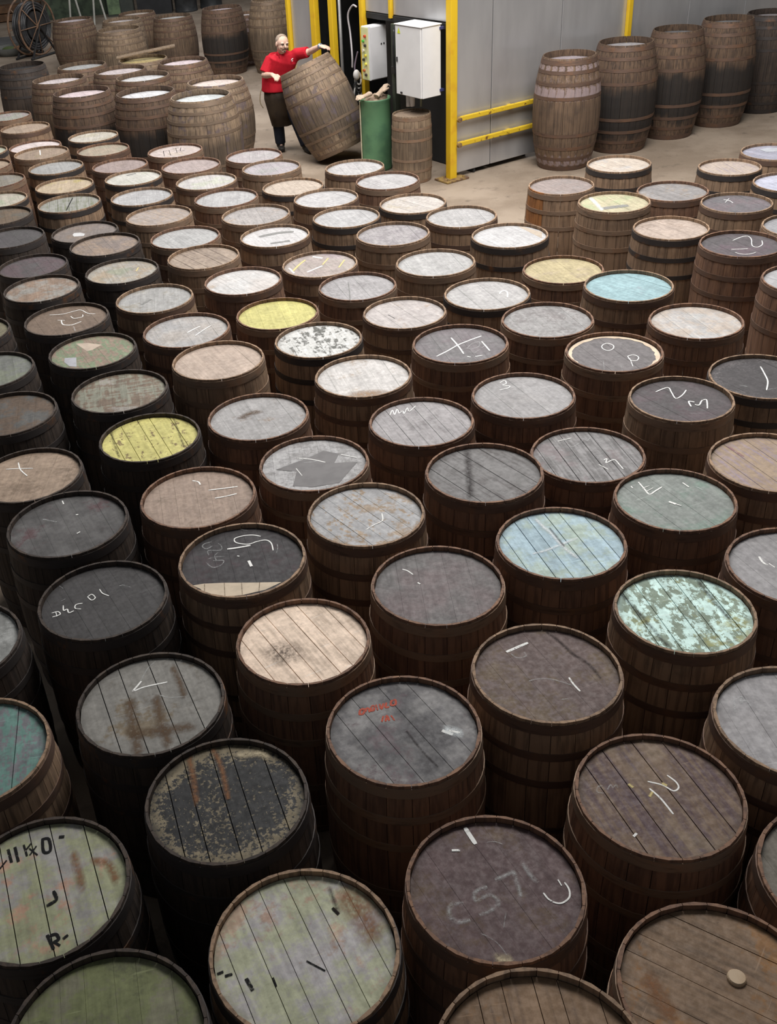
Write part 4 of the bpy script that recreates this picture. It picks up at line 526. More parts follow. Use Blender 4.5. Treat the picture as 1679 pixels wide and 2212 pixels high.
TALLS = {
'L1': ('oak_puncheon', 'F', -3.455, 16.997, 1.15, 0.674, 'tall blackened puncheon with sunken dark head at the left edge', (0.0227, 0.0211, 0.0211), 4),
'L2': ('oak_puncheon', 'F', -2.760, 15.911, 1.10, 0.737, 'tall puncheon with chalk on its rim, right of the blackened one at left edge', (0.453, 0.407, 0.416), 7),
'L3': ('oak_puncheon', 'F', -2.709, 17.939, 0.92, 0.755, 'tall puncheon half hidden behind the chalk-rimmed one', (0.34, 0.34, 0.34), 7),
'L4': ('oak_puncheon', 'F', -2.308, 14.835, 1.10, 0.743, 'tall puncheon with pink-white head, dark front and faint chalk figure', (0.482, 0.407, 0.425), 1),
'L5': ('oak_puncheon', 'F', -2.016, 17.057, 0.95, 0.772, 'tall puncheon with pale pink head behind the pair with white heads', (0.482, 0.425, 0.435), 7),
'L6': ('oak_puncheon', 'F', -1.565, 15.788, 1.05, 0.745, 'tall puncheon, rear one of the pair with white heads', (0.444, 0.444, 0.453), 7),
'L7': ('oak_puncheon', 'F', -1.425, 14.403, 1.10, 0.751, 'tall puncheon, front one of the pair with white heads, dark wet sides', (0.492, 0.492, 0.512), 1),
'L8': ('oak_puncheon', 'T', -0.680, 13.603, 1.15, 0.731, 'large pale brown puncheon, nearest of all the upright big ones at left', (0.444, 0.472, 0.482), 6),
'L9': ('oak_puncheon', 'T', -0.527, 14.981, 1.05, 0.750, 'large puncheon with cream head and chalk figures low on its side', (0.512, 0.435, 0.407), 6),
'L10': ('oak_puncheon', 'T', -1.053, 17.013, 1.00, 0.723, 'tall puncheon with bright pink-white head and reddish upper hoop', (0.533, 0.453, 0.482), 7),
'L11': ('oak_puncheon', 'F', -1.782, 18.437, 0.85, 0.780, 'puncheon with pale yellow head under a loose slanted board', (0.453, 0.364, 0.173), 2),
'L12': ('large_cask', 'F', -3.576, 23.504, 0.90, 0.770, 'brown cask standing next to the black hose reel', (0.502, 0.435, 0.453), 7),
'L13': ('large_cask', 'F', -2.390, 21.006, 0.98, 0.780, 'pale brown cask with thick pale hoops, front of the back left cluster', (0.201, 0.147, 0.113), 2),
'L14': ('large_cask', 'F', -2.440, 22.200, 0.98, 0.723, 'pale brown cask directly behind the one with thick pale hoops', (0.453, 0.407, 0.407), 2),
'L15': ('large_cask', 'F', -2.271, 23.627, 0.90, 0.721, 'brown cask farthest back, standing before the green machinery', (0.444, 0.381, 0.34), 7),
'L16': ('large_cask', 'F', -1.432, 21.856, 1.00, 0.705, 'brown cask with rough chalky right side, in the back cluster', (0.407, 0.407, 0.407), 7),
'L17': ('sherry_butt', 'F', -0.482, 21.385, 1.13, 0.715, 'large brown butt with blackened lower half, behind the cream headed puncheon', (0.435, 0.373, 0.407), 1),
'L18': ('sherry_butt', 'T', 0.405, 21.085, 1.23, 0.653, 'large pale brown butt standing behind the man', (0.425, 0.381, 0.34), 2),
'L19': ('oak_puncheon', 'F', -0.046, 22.069, 0.90, 0.553, 'reddish brown cask glimpsed between two large butts at the back', (0.55, 0.502, 0.512), 3),
'R1': ('sherry_butt', 'T', 3.767, 13.234, 1.29, 0.620, 'tall butt nearest the steel wall rails, brown with chalky lilac staves', (0.381, 0.332, 0.356), 3),
'R2': ('sherry_butt', 'T', 4.614, 13.762, 1.28, 0.651, 'tall butt second along the steel wall, dark band round its middle', (0.407, 0.39, 0.407), 1),
'R3': ('sherry_butt', 'T', 5.398, 14.152, 1.30, 0.598, 'tall butt third along the steel wall, chalk ring on its grey head', (0.19, 0.19, 0.201), 1),
'R4': ('sherry_butt', 'T', 6.188, 14.517, 1.30, 0.609, 'tall butt fourth along the steel wall, pale top hoops and black belly', (0.201, 0.201, 0.207), 1),
'R5': ('sherry_butt', 'T', 6.986, 15.013, 1.24, 0.621, 'nearly black butt farthest along the steel wall at right edge', (0.364, 0.34, 0.356), 4),
}
CABC = (1.86, 13.2, .46, .80)
TILT = ((1.07, 14.4, 0.137), (-0.346, 0.179, 0.921), 0.682, 1.174)
BOARD = ((-1.732, 18.587, 0.925), (.12, -.10, .05))
JOINTS = {'pelvis': (0.290, 15.280, 0.780), 'waist': (0.275, 15.260, 0.880), 'chest': (0.360, 15.170, 1.100), 'neck': (0.405, 15.100, 1.285), 'shL': (0.225, 15.130, 1.200), 'shR': (0.600, 15.080, 1.265), 'elL': (0.135, 15.080, 1.035), 'wrL': (0.242, 14.739, 1.095), 'haL': (0.277, 14.654, 1.090), 'elR': (0.765, 14.950, 1.300), 'wrR': (0.890, 14.708, 1.394), 'haR': (0.955, 14.658, 1.394), 'hipL': (0.210, 15.280, 0.740), 'knL': (0.270, 15.220, 0.420), 'anL': (0.283, 15.240, 0.090), 'toeL': (0.300, 15.080, 0.040), 'hipR': (0.380, 15.280, 0.740), 'knR': (0.520, 15.120, 0.420), 'anR': (0.630, 15.000, 0.090), 'toeR': (0.680, 14.860, 0.040)}
GRIPL = Vector((.25, -.55, -.8)); GRIPR = Vector((.55, -.45, -.7))
LOGO = Vector((0.524, 14.985, 1.217))
# ------------------------------------------------------------------ setting
fl = bmesh.new(); box(fl, (2, 17, -.05), (44, 46, .1))
N = NT('concrete', .7, .25); co = N.coord()
f1 = N.noise(co, .9, 6, .6); f2 = N.noise(co, 5, 7, .65); f3 = N.noise(co, 60, 3)
c = N.mix(N.rng(f1, .38, .62), (.225, .175, .132), (.32, .258, .202)); c = N.mix(N.rng(f2, .55, .72, 0, .6), c, (.085, .066, .052)); c = N.mix(N.rng(f3, .5, .8, 0, .3), c, (.42, .35, .28))
N.color(c); N.bump(f2, .2, .004)
tag(obj('floor', mesh('floor', fl), N.m), kind='structure')
bw = bmesh.new(); box(bw, (2, 38, 3), (44, .3, 6.2))
tag(obj('wall_back', mesh('wall_back', bw), simple('dark_wall', (.035, .036, .038), (.02, .02, .021), .8)), kind='structure')

# ------------------------------------------------------------------ casks of the yard
GR = 'casks standing upright close together on the yard floor'
byid = {}
for i, (x, y, h, d, label, c1, c2, sty, amt, hr, gapv) in HEADS.items():
    rnd = random.Random(i)
    hs = gapv*3+rnd.choice((0, 1, 1, 2))
    if i in (8, 13): hs = gapv*3+2
    sv, hv = (4, 1) if i in DARKS else rnd.choice(((0, 0), (5, 3), (0, 3), (5, 0), (0, 1)))
    if i in RUSSET: sv, hv = rnd.choice(((5, 3), (5, 0), (0, 3)))
    e = cask('oak_cask', KIT, (x, y, 0), d, h, label, head_material('head_paint', c1, c2, sty, amt, i, EXTRA.get(i)), sv, hv, rnd.uniform(0, .26), hs, GR, math.radians(hr-90), orange=math.radians(205) if i == 106 else None)
    byid[i] = e
    for j, (kd, w, pts) in enumerate(MARKS.get(i, ())): ribbon(e, KIT, kd, w, pts, j)
    for nm, lb, col, poly in PATCH.get(i, ()): patch(e, KIT, nm, lb, col, poly)
bm = bmesh.new(); lathe(bm, [(0.0001, .012), (.024, .012), (.027, .008), (.028, 0)], 20)
bo = obj('bung', mesh('bung', bm), simple('bung_wood', (.50, .38, .26), (.42, .30, .19), 9), byid[6]); bo.location = (BUNG[0], BUNG[1], KIT.h-KIT.rec); bo['label'] = 'pale round wooden bung'
if 47 in byid:      # cream unpainted edge on the head next to the chime
    bm = bmesh.new(); z = KIT.h-KIT.rec+.0009; n = 60; rr = random.Random(3)
    A = [bm.verts.new((.279*math.cos(k*2*math.pi/n), .279*math.sin(k*2*math.pi/n), z)) for k in range(n)]
    B = [bm.verts.new(((.252+rr.uniform(-.009, .009))*math.cos(k*2*math.pi/n), (.252+rr.uniform(-.009, .009))*math.sin(k*2*math.pi/n), z)) for k in range(n)]
    for k in range(n): bm.faces.new((A[k], A[(k+1) % n], B[(k+1) % n], B[k]))
    o = obj('cream_edge', mesh('cream_edge', bm), simple('cream_edge_paint', (.62, .5, .38), (.5, .4, .3), 12), byid[47]); o['label'] = 'bare cream edge of the head'

def smudge(e, name, label, u, v, rx, ry, col, a, top):
    bm = bmesh.new(); fd = bm.verts.layers.float.new('fade'); rings = []
    for q, f in ((.02, 1), (.35, .8), (.7, .35), (1, 0)):
        R_ = []
        for k in range(28):
            vt = bm.verts.new((u+rx*q*math.cos(k*math.pi/14), v+ry*q*math.sin(k*math.pi/14), KIT.h-KIT.rec+.0012)); vt[fd] = f; R_.append(vt)
        rings.append(R_)
    bm.faces.new(rings[0])
    for A, B in zip(rings, rings[1:]):
        for k in range(28): bm.faces.new((A[k], A[(k+1) % 28], B[(k+1) % 28], B[k]))
    o = obj(name, mesh(name, bm), chalk(name, col, a, True, top), e); o['label'] = label
for i, nm, lb, u, v, rx, ry, col, a, top in SMUDGES: smudge(byid[i], nm, lb, u, v, rx, ry, col, a, top)

# ------------------------------------------------------------------ tall puncheons and butts
for i, (nm, kit, x, y, h, d, label, c1, wv) in TALLS.items():
    rnd = random.Random(i)
    e = cask(nm, {'T': TALL, 'F': FAT}[kit], (x, y, 0), d, h, label, head_material('head_wood', c1, tuple(q*.8 for q in c1), 'm', .3, len(byid)+hash_id(i)), wv, {2: 2, 6: 2, 4: 1}.get(wv, 3), rnd.uniform(0, .26), 1, 'tall casks behind the yard rows')
    byid[i] = e
# white chalk figures on tall casks
def side_mark(e, kit, Rb, strokes):
    r = profile(kit.R, Rb, kit.h)
    bm = bmesh.new()
    for pts in strokes:      # (angle deg, z)
        P = []
        for a, z in pts: q = r(z)+.006; P.append(Vector((q*math.cos(math.radians(a)), q*math.sin(math.radians(a)), z)))
        tube(bm, smooth_path(P, 4), .006, 5)
    obj('chalk_mark', mesh('chalk_mark', bm), CH['c'], e)
side_mark(byid['L9'], TALL, .43, [[(-40, .62), (-34, .68), (-32, .6), (-38, .5), (-30, .48)], [(-36, .32), (-30, .4), (-27, .34), (-33, .27), (-28, .22)]])
side_mark(byid['L4'], FAT, .40, [[(-92, .86), (-88, .83), (-93, .78), (-87, .77)]])
side_mark(byid['L10'], TALL, .43, [[(-92, 1.02), (-90, .98), (-86, .99), (-84, 1.03)]])
side_mark(byid['R3'], TALL, .43, [[(-70, 1.17), (-55, 1.175), (-42, 1.17)]])
# small cask under the white cabinet
e = cask('quarter_cask', KIT, (CABC[0], CABC[1], 0), CABC[2], CABC[3], 'small weathered cask standing under the white electrical cabinet', head_material('head_wood', (.2, .15, .11), (.15, .11, .09), 'm', .4, 401), 2, 0, .1, 1)
# the cask being walked by the man
ax = Vector(TILT[1]); zq = ax.to_track_quat('Z', 'Y').to_matrix()
e = cask('tilted_puncheon', TALL, TILT[0], TILT[2], TILT[3], 'large grey-brown puncheon tipped on its edge by the man in red', head_material('head_wood', (.2, .15, .11), (.15, .11, .09), 'm', .4, 402), 6, 2, .05, 1, rotm=zq, both=True)
e['state'] = 'tipped'

# ------------------------------------------------------------------ machine enclosure (steel panels on a yellow frame)
P0 = Vector((2.31, 13.05, 0)); D1 = Vector((-.478, .878, 0)); D2 = Vector((.878, .478, 0)); NL = Vector((-.878, -.478, 0)); NR = Vector((.478, -.878, 0))
RB = Matrix((D2, -NR, Vector((0, 0, 1)))).transposed()      # local x along the right wall, y inward
yel = simple('yellow_paint', (.72, .47, .02), (.66, .38, .02), 6, .45, .4, lo=.5, hi=.7)
Nn = NT('yellow_worn', .5, .4); cf = Nn.coord(rnd=True); ff = Nn.noise(cf, 17, 8, .7)
Nn.color(Nn.mix(Nn.rng(ff, .57, .63), (.70, .48, .03), (.16, .07, .025))); yelw = Nn.m
Ns = NT('steel_sheet', .34, .5, .6); cs = Ns.coord((1, 1, .25)); fs = Ns.noise(cs, 2.5, 5)
Ns.color(Ns.mix(Ns.rng(fs, .35, .65), (.52, .52, .535), (.60, .60, .61))); Ns.link(Ns.rng(fs, .3, .7, .28, .40), Ns.b.inputs['Roughness']); steel = Ns.m
dark = simple('dark_interior', (.022, .023, .024), (.03, .03, .032), 3, .6)  # near-black, carries the shade of the enclosure interior in its colour
rust = simple('rusty_plate', (.30, .20, .07), (.14, .08, .05), 14, .7)
booth = empty('machine_enclosure', P0, 0, 'large enclosure of grey steel sheets on a yellow post frame', 'enclosure')
def bpart(name, c, s, mat, bev=0, R=RB):
    bm = bmesh.new(); box(bm, (0, 0, 0), s, None, bev)
    o = obj(name, mesh(name, bm), mat, booth); o.location = Vector(c)-P0*0; o.rotation_euler = R.to_euler(); return o
def onR(t, off=0, z=0): v = D2*t+NR*off; return Vector((v.x, v.y, z))
def onL(t, off=0, z=0): v = D1*t+NL*off; return Vector((v.x, v.y, z))
H = 3.3
seams = [.06, .62, 1.72, 2.85, 3.98, 5.1, 6.22, 7.34, 8.5]
for a, b in zip(seams, seams[1:]):
    bpart('steel_panel', onR((a+b)/2, 0, H/2+.03), (b-a-.012, .03, H-.06), steel, .006)
for t in (2.85, 6.22): bpart('frame_post', onR(t, .04, H/2), (.075, .05, H), yel, .008)
bpart('corner_post', onR(.0, .02, H/2), (.10, .10, H), yel, .01)
bpart('foot_plate', onR(.0, .03, .012), (.34, .26, .022), rust, .004)
for sx, sy in ((-.12, -.08), (.12, -.08), (.12, .06)):
    bm = bmesh.new(); lathe(bm, [(.0001, .02), (.014, .02), (.016, .0)], 6); o = obj('bolt', mesh('bolt', bm), rust, booth); q = onR(sx, .03-sy, .023); o.location = q
for z in (.715, .42):
    bpart('guard_rail', onR(.99, .075, z), (1.86, .045, .055), yelw, .008)
    bm = bmesh.new(); lathe(bm, [(.0001, .03), (.03, .03), (.034, .0)], 8); o = obj('rail_bolt', mesh('rail_bolt', bm), rust, booth); o.location = onR(.05, .1, z); o.rotation_euler = (math.pi/2, 0, .5)
    for t in (.9, 1.45):
        bpart('rail_bracket', onR(t, .035, z), (.05, .06, .04), yelw, .004)
RL = Matrix((-D1, -NL, Vector((0, 0, 1)))).transposed()
for t, w in ((1.78, .07), (2.5, .10), (2.95, .12), (3.62, .07)):
    bpart('frame_post', onL(t, 0, H/2), (w, .08, H), yel, .008, RL)
bpart('frame_post', onL(1.17, .0, 2.52), (.045, .05, 1.56), yel, .006, RL)
for a, b in ((.06, 1.14), (1.2, 1.74)): bpart('upper_panel', onL((a+b)/2, -.03, 2.53), (b-a, .03, 1.5), steel, .006, RL)
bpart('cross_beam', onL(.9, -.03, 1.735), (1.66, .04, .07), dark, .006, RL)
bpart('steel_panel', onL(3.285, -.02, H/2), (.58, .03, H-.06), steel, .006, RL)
bpart('shade_panel', onL(.9, -.38, .86), (1.8, .03, 1.7), dark, 0, RL)  # dark sheet painting the shade inside the opening
bpart('shade_wall', onL(1.86, -1.3, H/2), (3.5, .04, H), dark, 0, RL)  # inner walls added in near-black to keep the interior dark
bpart('shade_wall', onL(3.6, -.68, H/2), (.04, 1.24, H), dark, 0, RL)
bpart('shade_roof', Vector((D1*1.82+D2*4.2).to_tuple())+Vector((0, 0, H+.03)), (8.6, 3.7, .05), steel, 0, RB)  # unseen roof added to keep light out of the interior
grey = simple('galvanised_pipe', (.42, .42, .42), (.34, .34, .35), 5, .45, .5, .4)
bm = bmesh.new(); tube(bm, [onL(2.78, -.3, 0), onL(2.78, -.3, 2.1)], .022, 10); tube(bm, [onL(2.78, -.3, 2.08), onL(2.62, -.3, 2.1)], .02, 8)
obj('inner_pipe', mesh('inner_pipe', bm, True), grey, booth)

# white electrical cabinet, control box, black post
white = simple('cabinet_white', (.74, .74, .75), (.70, .70, .71), 3, .4, .45)
def cabinet(name, c, sz, label, R):
    e = empty(name, c, 0, label, 'cabinet'); e.rotation_euler = R.to_euler(); return e
blackp = simple('black_plastic', (.02, .02, .022), (.03, .03, .03), 8, .45)
navy = simple('dark_blue_bracket', (.03, .035, .12), (.05, .05, .14), 8, .5)
cc = P0+D1*.35+NL*.22
cb = cabinet('electrical_cabinet', cc+Vector((0, 0, .99)), None, 'big white electrical cabinet with a yellow warning sticker beside the yellow corner post', RL)
def cpart(e, name, c, s, mat, bev=.004):
    bm = bmesh.new(); box(bm, c, s, None, bev); return obj(name, mesh(name, bm), mat, e)
cpart(cb, 'cabinet_body', (0, .02, .39), (.50, .27, .78), white, .006)
cpart(cb, 'door', (0, -.128, .39), (.49, .02, .77), white, .005)
cpart(cb, 'lid', (0, .01, .785), (.52, .31, .012), white, .004)
bm = bmesh.new()
vs = [bm.verts.new(p) for p in ((-.20, -.1405, .69), (-.14, -.1405, .69), (-.17, -.1405, .755))]; bm.faces.new(vs[::-1] if False else vs)
o = obj('warning_sticker', mesh('warning_sticker', bm), simple('sticker_yellow', (.65, .72, .03), (.6, .66, .03), 5), cb); o['label'] = 'yellow triangular warning sticker'
cpart(cb, 'lock', (-.215, -.142, .40), (.018, .012, .055), blackp, .002)
cpart(cb, 'lock', (-.14, -.142, .03), (.035, .012, .02), blackp, .002)
for z in (.06, .74): cpart(cb, 'bracket', (.205, .165, z), (.12, .06, .03), navy, .003)
bm = bmesh.new()
tube(bm, [(-.15, -.03, 0), (-.15, -.03, -.1), (-.145, -.03, -.15)], [.032, .03, .034], 12)
obj('conduit', mesh('conduit', bm, True), white, cb)
bm = bmesh.new(); tube(bm, [(-.07, -.03, 0), (-.075, -.03, -.06), (-.065, -.03, -.14)], [.03, .033, .026], 12); obj('conduit', mesh('conduit', bm, True), white, cb)
bm = bmesh.new(); tube(bm, [(.06, 0, 0), (.06, 0, -.13)], .012, 8); obj('conduit', mesh('conduit', bm, True), simple('grey_green_pipe', (.25, .28, .2), None, 5), cb)
c1 = P0+D1*1.53+NL*.02
kb = cabinet('control_box', c1+Vector((0, 0, 1.0)), None, 'narrow grey control box with a column of coloured buttons on the yellow post', RB)
lg = simple('box_grey', (.62, .62, .64), (.58, .58, .60), 4, .45, .4)
cpart(kb, 'box_body', (0, 0, .32), (.27, .16, .64), lg, .005)
cpart(kb, 'door', (.012, -.085, .32), (.24, .014, .62), lg, .004)
cpart(kb, 'button_plate', (-.139, 0, .32), (.008, .15, .62), simple('plate_cream', (.66, .62, .34), (.55, .62, .3), 5), .002)
for j, (z, cl) in enumerate(((.53, (.6, .06, .02)), (.47, (.08, .45, .06)), (.42, (.03, .03, .03)), (.36, (.75, .7, .6)), (.30, (.6, .5, .05)), (.25, (.03, .03, .03)), (.2, (.7, .65, .1)), (.12, (.5, .12, .03)), (.07, (.04, .03, .03)))):
    bm = bmesh.new(); M = Matrix.Rotation(-math.pi/2, 4, 'Y'); lathe(bm, [(.0001, .022), (.016, .022), (.018, .004), (.018, 0)], 12); bmesh.ops.transform(bm, matrix=M, verts=bm.verts)
    o = obj('button', mesh('button', bm), simple('button_colour', cl, None, 5, .4, .5), kb); o.location = (-.143, -.02+.04*(j % 2), z)
for x in (.05, .09): cpart(kb, 'lock', (x, -.095, .42), (.016, .01, .02), blackp, .002)
bp = P0+D1*.93+NL*.12
pb = empty('black_post', (bp.x, bp.y, 0), math.atan2(D2.y, D2.x), 'black post with a strap loop between control box and white cabinet', 'post')
pg = simple('post_dark_green', (.05, .06, .045), (.04, .045, .04), 5, .5)
cpart(pb, 'post_shaft', (0, 0, .86), (.085, .06, 1.72), pg, .006); cpart(pb, 'junction_box', (0, -.04, 1.2), (.15, .07, .09), blackp, .006)
bm = bmesh.new(); tube(bm, smooth_path([(-.05, -.05, 1.66), (-.075, -.06, 1.4), (-.07, -.07, 1.24), (0, -.08, 1.2), (.075, -.06, 1.25)], 6), .012, 8); obj('strap', mesh('strap', bm, True), blackp, pb)
bm = bmesh.new(); tube(bm, smooth_path([(-.05, -.045, 1.64), (-.02, -.05, 1.7), (.03, -.05, 1.68), (.06, -.05, 1.5), (.055, -.05, 1.3)], 6), .012, 8); obj('strap', mesh('strap', bm, True), blackp, pb)

# hanging cables left of the post
def cable(name, label, pts, r, mat):
    bm = bmesh.new(); tube(bm, smooth_path(pts, 7), r, 8); return tag(obj(name, mesh(name, bm, True), mat), label, 'cable')
def wl(t, off, z): v = P0+D1*t+NL*off; return (v.x, v.y, z)
cable('hanging_cable', 'pale grey cable looping out over the black doorway', [wl(1.83, .06, 1.83), wl(1.92, .06, 1.84), wl(2.02, .07, 1.72), wl(2.0, .06, 1.5), wl(1.92, .1, 1.25), wl(1.93, .1, 1.1)], .012, simple('cable_grey', (.42, .40, .42), None, 5, .5))
cable('hanging_cable', 'dark purple-grey cable curving tight beside the yellow post', [wl(1.83, .07, 1.3), wl(1.86, .08, 1.22), wl(1.885, .09, 1.12), wl(1.885, .09, 1.06)], .010, simple('cable_violet', (.22, .18, .24), None, 5, .5))
hb = empty('hose_bundle', wl(1.86, .065, 0), 0, 'tangle of black and white air hoses hanging at the yellow post', 'hose')
wm = simple('hose_white', (.7, .68, .66), None, 6, .5)
for j in range(7):
    bm = bmesh.new(); rr = random.Random(j+20); x0 = rr.uniform(-.02, .01); y0 = rr.uniform(-.02, .03); r0 = rr.uniform(.03, .05); zc = .84+rr.uniform(-.1, .12)
    pts = [(x0+r0*math.cos(a), y0+.4*r0*math.sin(a*2), zc+2.2*r0*math.sin(a)) for a in [k*math.pi/6 for k in range(13)]]
    tube(bm, pts, .011, 7); obj('hose', mesh('hose', bm, True), wm if j in (0, 2, 5) else blackp, hb)
bm = bmesh.new(); tube(bm, [(0, 0, .8), (.03, -.02, .5), (.02, 0, .2), (.02, 0, 0)], .016, 8); obj('hose', mesh('hose', bm, True), blackp, hb)
bm = bmesh.new(); ball(bm, (-.02, -.03, 1.02), (.045, .045, .065)); obj('connector', mesh('connector', bm, True), wm, hb)

# green drum with gloves
gd = empty('green_drum', (1.49, 13.85, 0), 0, 'green steel drum holding rags and gloves, left of the small cask', 'drum')
gm = simple('drum_green', (.10, .22, .115), (.07, .16, .09), 4, .5, .4)
bm = bmesh.new(); lathe(bm, [(.0001, .0), (.19, 0), (.198, .012), (.195, .03), (.195, .3), (.196, .6), (.195, .85), (.202, .865), (.2, .88), (.19, .88), (.188, .8), (.0001, .79)], 40)
obj('drum_shell', mesh('drum_shell', bm, True), gm, gd)
bm = bmesh.new(); box(bm, (-.197, -.05, .44), (.014, .03, .84), None, .003); o = obj('cream_strip', mesh('cream_strip', bm), simple('strip_cream', (.55, .5, .36), None, 6), gd); o['label'] = 'cream strip down the left edge of the drum'
tan = simple('glove_tan', (.48, .37, .28), (.36, .27, .2), 14, .8)
def glove(loc, rz, tilt, label):
    bm = bmesh.new(); tube(bm, [(0, -.11, 0), (0, -.04, 0), (0, .04, .005), (0, .07, 0)], [(.045, .03), (.036, .024), (.048, .02), (.045, .016)], 12)
    for k, (x, l) in enumerate(((-.034, .075), (-.012, .09), (.011, .085), (.033, .065))): tube(bm, [(x, .05, 0), (x*1.15, .05+l*.6, .006+.006*k), (x*1.2, .05+l, -.004*k)], [.0125, .0115, .009], 8)
    tube(bm, [(.04, -.01, 0), (.07, .03, .01), (.078, .062, .008)], [.015, .0135, .010], 8)
    o = obj('work_glove', mesh('work_glove', bm, True), tan); o.location = loc; o.rotation_euler = (tilt, 0, rz); md = o.modifiers.new('r', 'REMESH'); md.mode = 'VOXEL'; md.voxel_size = .006; md.use_smooth_shade = True
    return tag(o, label, 'glove', 'work gloves on the green drum')
glove((1.575, 13.80, .96), -.9, .45, 'tan work glove pointing up to the right on the green drum')
glove((1.345, 13.72, .93), 2.3, -.1, 'tan work glove drooping over the left rim of the green drum')
bm = bmesh.new(); rr = random.Random(9)
loft(bm, [(1.49, 13.85, .815, .155, .15), (1.49, 13.85, .84, .155, .15), (1.52, 13.88, .885, .13, .12), (1.54, 13.9, .91, .05, .05)], 24)
for v in bm.verts: v.co += Vector((rr.uniform(-.01, .01), rr.uniform(-.01, .01), rr.uniform(-.014, .014) if v.co.z > .8 else 0))
o = obj('sacking_rag', mesh('sacking_rag', bm, True), simple('rag_brown', (.30, .22, .16), (.2, .14, .1), 16, .85)); tag(o, 'crumpled brown rag stuffed in the top of the green drum', 'rag')

# loose board on the back puncheon
bm = bmesh.new(); box(bm, (0, 0, 0), (.98, .13, .025), None, .004); o = obj('loose_board', mesh('loose_board', bm), STAVE[2]); o.location = BOARD[0]; o.rotation_euler = BOARD[1]
tag(o, 'loose slanted wooden board lying over the pale yellow headed puncheon', 'board')

# ------------------------------------------------------------------ far left background
rl = empty('hose_reel', (-4.75, 25.3, 0), math.radians(58), 'large reel wound with black hose at the far left', 'hose reel')
bm = bmesh.new()
def torus(bm, y, R, r, n=40, k=8):
    pts = [(R*math.cos(a), y, R*math.sin(a)+.62) for a in [i*2*math.pi/n for i in range(n+1)]]
    tube(bm, pts, r, k, False)
for y in (-.16, .16):
    b2 = bmesh.new(); torus(b2, y, .57, .022); 
    for k in range(4): a = k*math.pi/4; tube(b2, [(-.57*math.cos(a), y, .62-.57*math.sin(a)), (.57*math.cos(a), y, .62+.57*math.sin(a))], .012, 6)
    obj('reel_rim', mesh('reel_rim', b2, True), simple('reel_rust', (.22, .13, .08), (.12, .08, .06), 8), rl)
for j in range(5):
    for q, R in enumerate((.36, .41, .46)):
        b2 = bmesh.new(); torus(b2, -.12+.06*j, R+.01*(j % 2), .024, 36, 7); obj('hose_turn', mesh('hose_turn', b2, True), simple('hose_black', (.03, .032, .035), (.06, .06, .065), 8, .35, .5) if j == 0 and q == 0 else bpy.data.materials['hose_black'], rl)
b2 = bmesh.new(); M = Matrix.Translation((0, 0, .62)) @ Matrix.Rotation(math.pi/2, 4, 'X'); bmesh.ops.create_cone(b2, cap_ends=True, segments=20, radius1=.3, radius2=.3, depth=.3, matrix=M); obj('reel_drum', mesh('reel_drum', b2), blackp, rl)
b2 = bmesh.new()
for y in (-.22, .22):
    tube(b2, [(-.4, y, .02), (0, y, .62), (.4, y, .02)], .025, 8); tube(b2, [(-.45, y, .025), (.45, y, .025)], .025, 8)
obj('reel_stand', mesh('reel_stand', b2), blackp, rl)
gmach = simple('machine_green', (.07, .10, .065), (.035, .05, .035), 5, .5); gl = simple('machine_light_green', (.17, .25, .14), (.10, .15, .09), 6, .5)
gm2 = empty('green_machine', (-4.6, 31.5, 0), .1, 'green cooperage machine in the far left background', 'machine')
def mp(name, c, s, mat, bev=.01):
    bm = bmesh.new(); box(bm, c, s, None, bev); return obj(name, mesh(name, bm), mat, gm2)
mp('machine_bed', (0, 0, .35), (1.6, .8, .7), gmach); mp('machine_head', (-.35, 0, .95), (.55, .6, .5), gl); mp('machine_column', (.55, 0, 1.1), (.35, .35, .9), gmach); mp('machine_guard', (.05, -.42, .75), (.5, .05, .3), gl)
for k in range(4):
    bm = bmesh.new(); tube(bm, [(-.6+.12*k, -.35, .75), (-.55+.1*k, -.35, 1.0), (-.3+.1*k, -.3, 1.12)], .02, 8); obj('machine_lever', mesh('machine_lever', bm, True), gl, gm2)
st = empty('trestle', (-4.1, 29.5, 0), .2, 'pale steel trestle beside the green machine', 'trestle')
ps = simple('trestle_pale', (.5, .5, .46), None, 6, .5)
for x in (-.3, .3):
    for s in (-1, 1):
        bm = bmesh.new(); tube(bm, [(x+s*.16, -.2, 0), (x+s*.03, 0, .95)], .025, 8); obj('leg', mesh('leg', bm), ps, st)
bm = bmesh.new(); box(bm, (0, 0, .97), (.9, .1, .06), None, .006); obj('top_bar', mesh('top_bar', bm), ps, st)
pgrey = simple('cabinet_grey_green', (.05, .06, .055), (.07, .08, .07), 4, .5)
g3 = empty('green_cabinet', (-3.35, 30.8, 0), .05, 'tall green cabinet behind the brown casks at the far left', 'cabinet')
for nm, c0, s0, mt in (('cabinet_body', (0, 0, .65), (.7, .5, 1.3), pgrey), ('door', (-.17, -.26, .65), (.32, .03, 1.2), gl), ('door', (.17, -.26, .65), (.32, .03, 1.2), pgrey)):
    bm = bmesh.new(); box(bm, c0, s0, None, .008); obj(nm, mesh(nm, bm), mt, g3)
bm = bmesh.new(); lathe(bm, [(.0001, 0), (.11, 0), (.14, .3), (.145, .31), (.13, .31), (.10, .05), (.0001, .05)], 20)
bk = obj('lime_bucket', mesh('lime_bucket', bm, True), simple('lime', (.42, .62, .05), (.35, .55, .04), 4)); bk.location = (-2.62, 30.4, .55); tag(bk, 'small lime green bucket standing on a dark chest in the background', 'bucket')
ch = empty('dark_chest', (-2.42, 30.5, 0), 0, 'low dark chest carrying the lime bucket', 'chest')
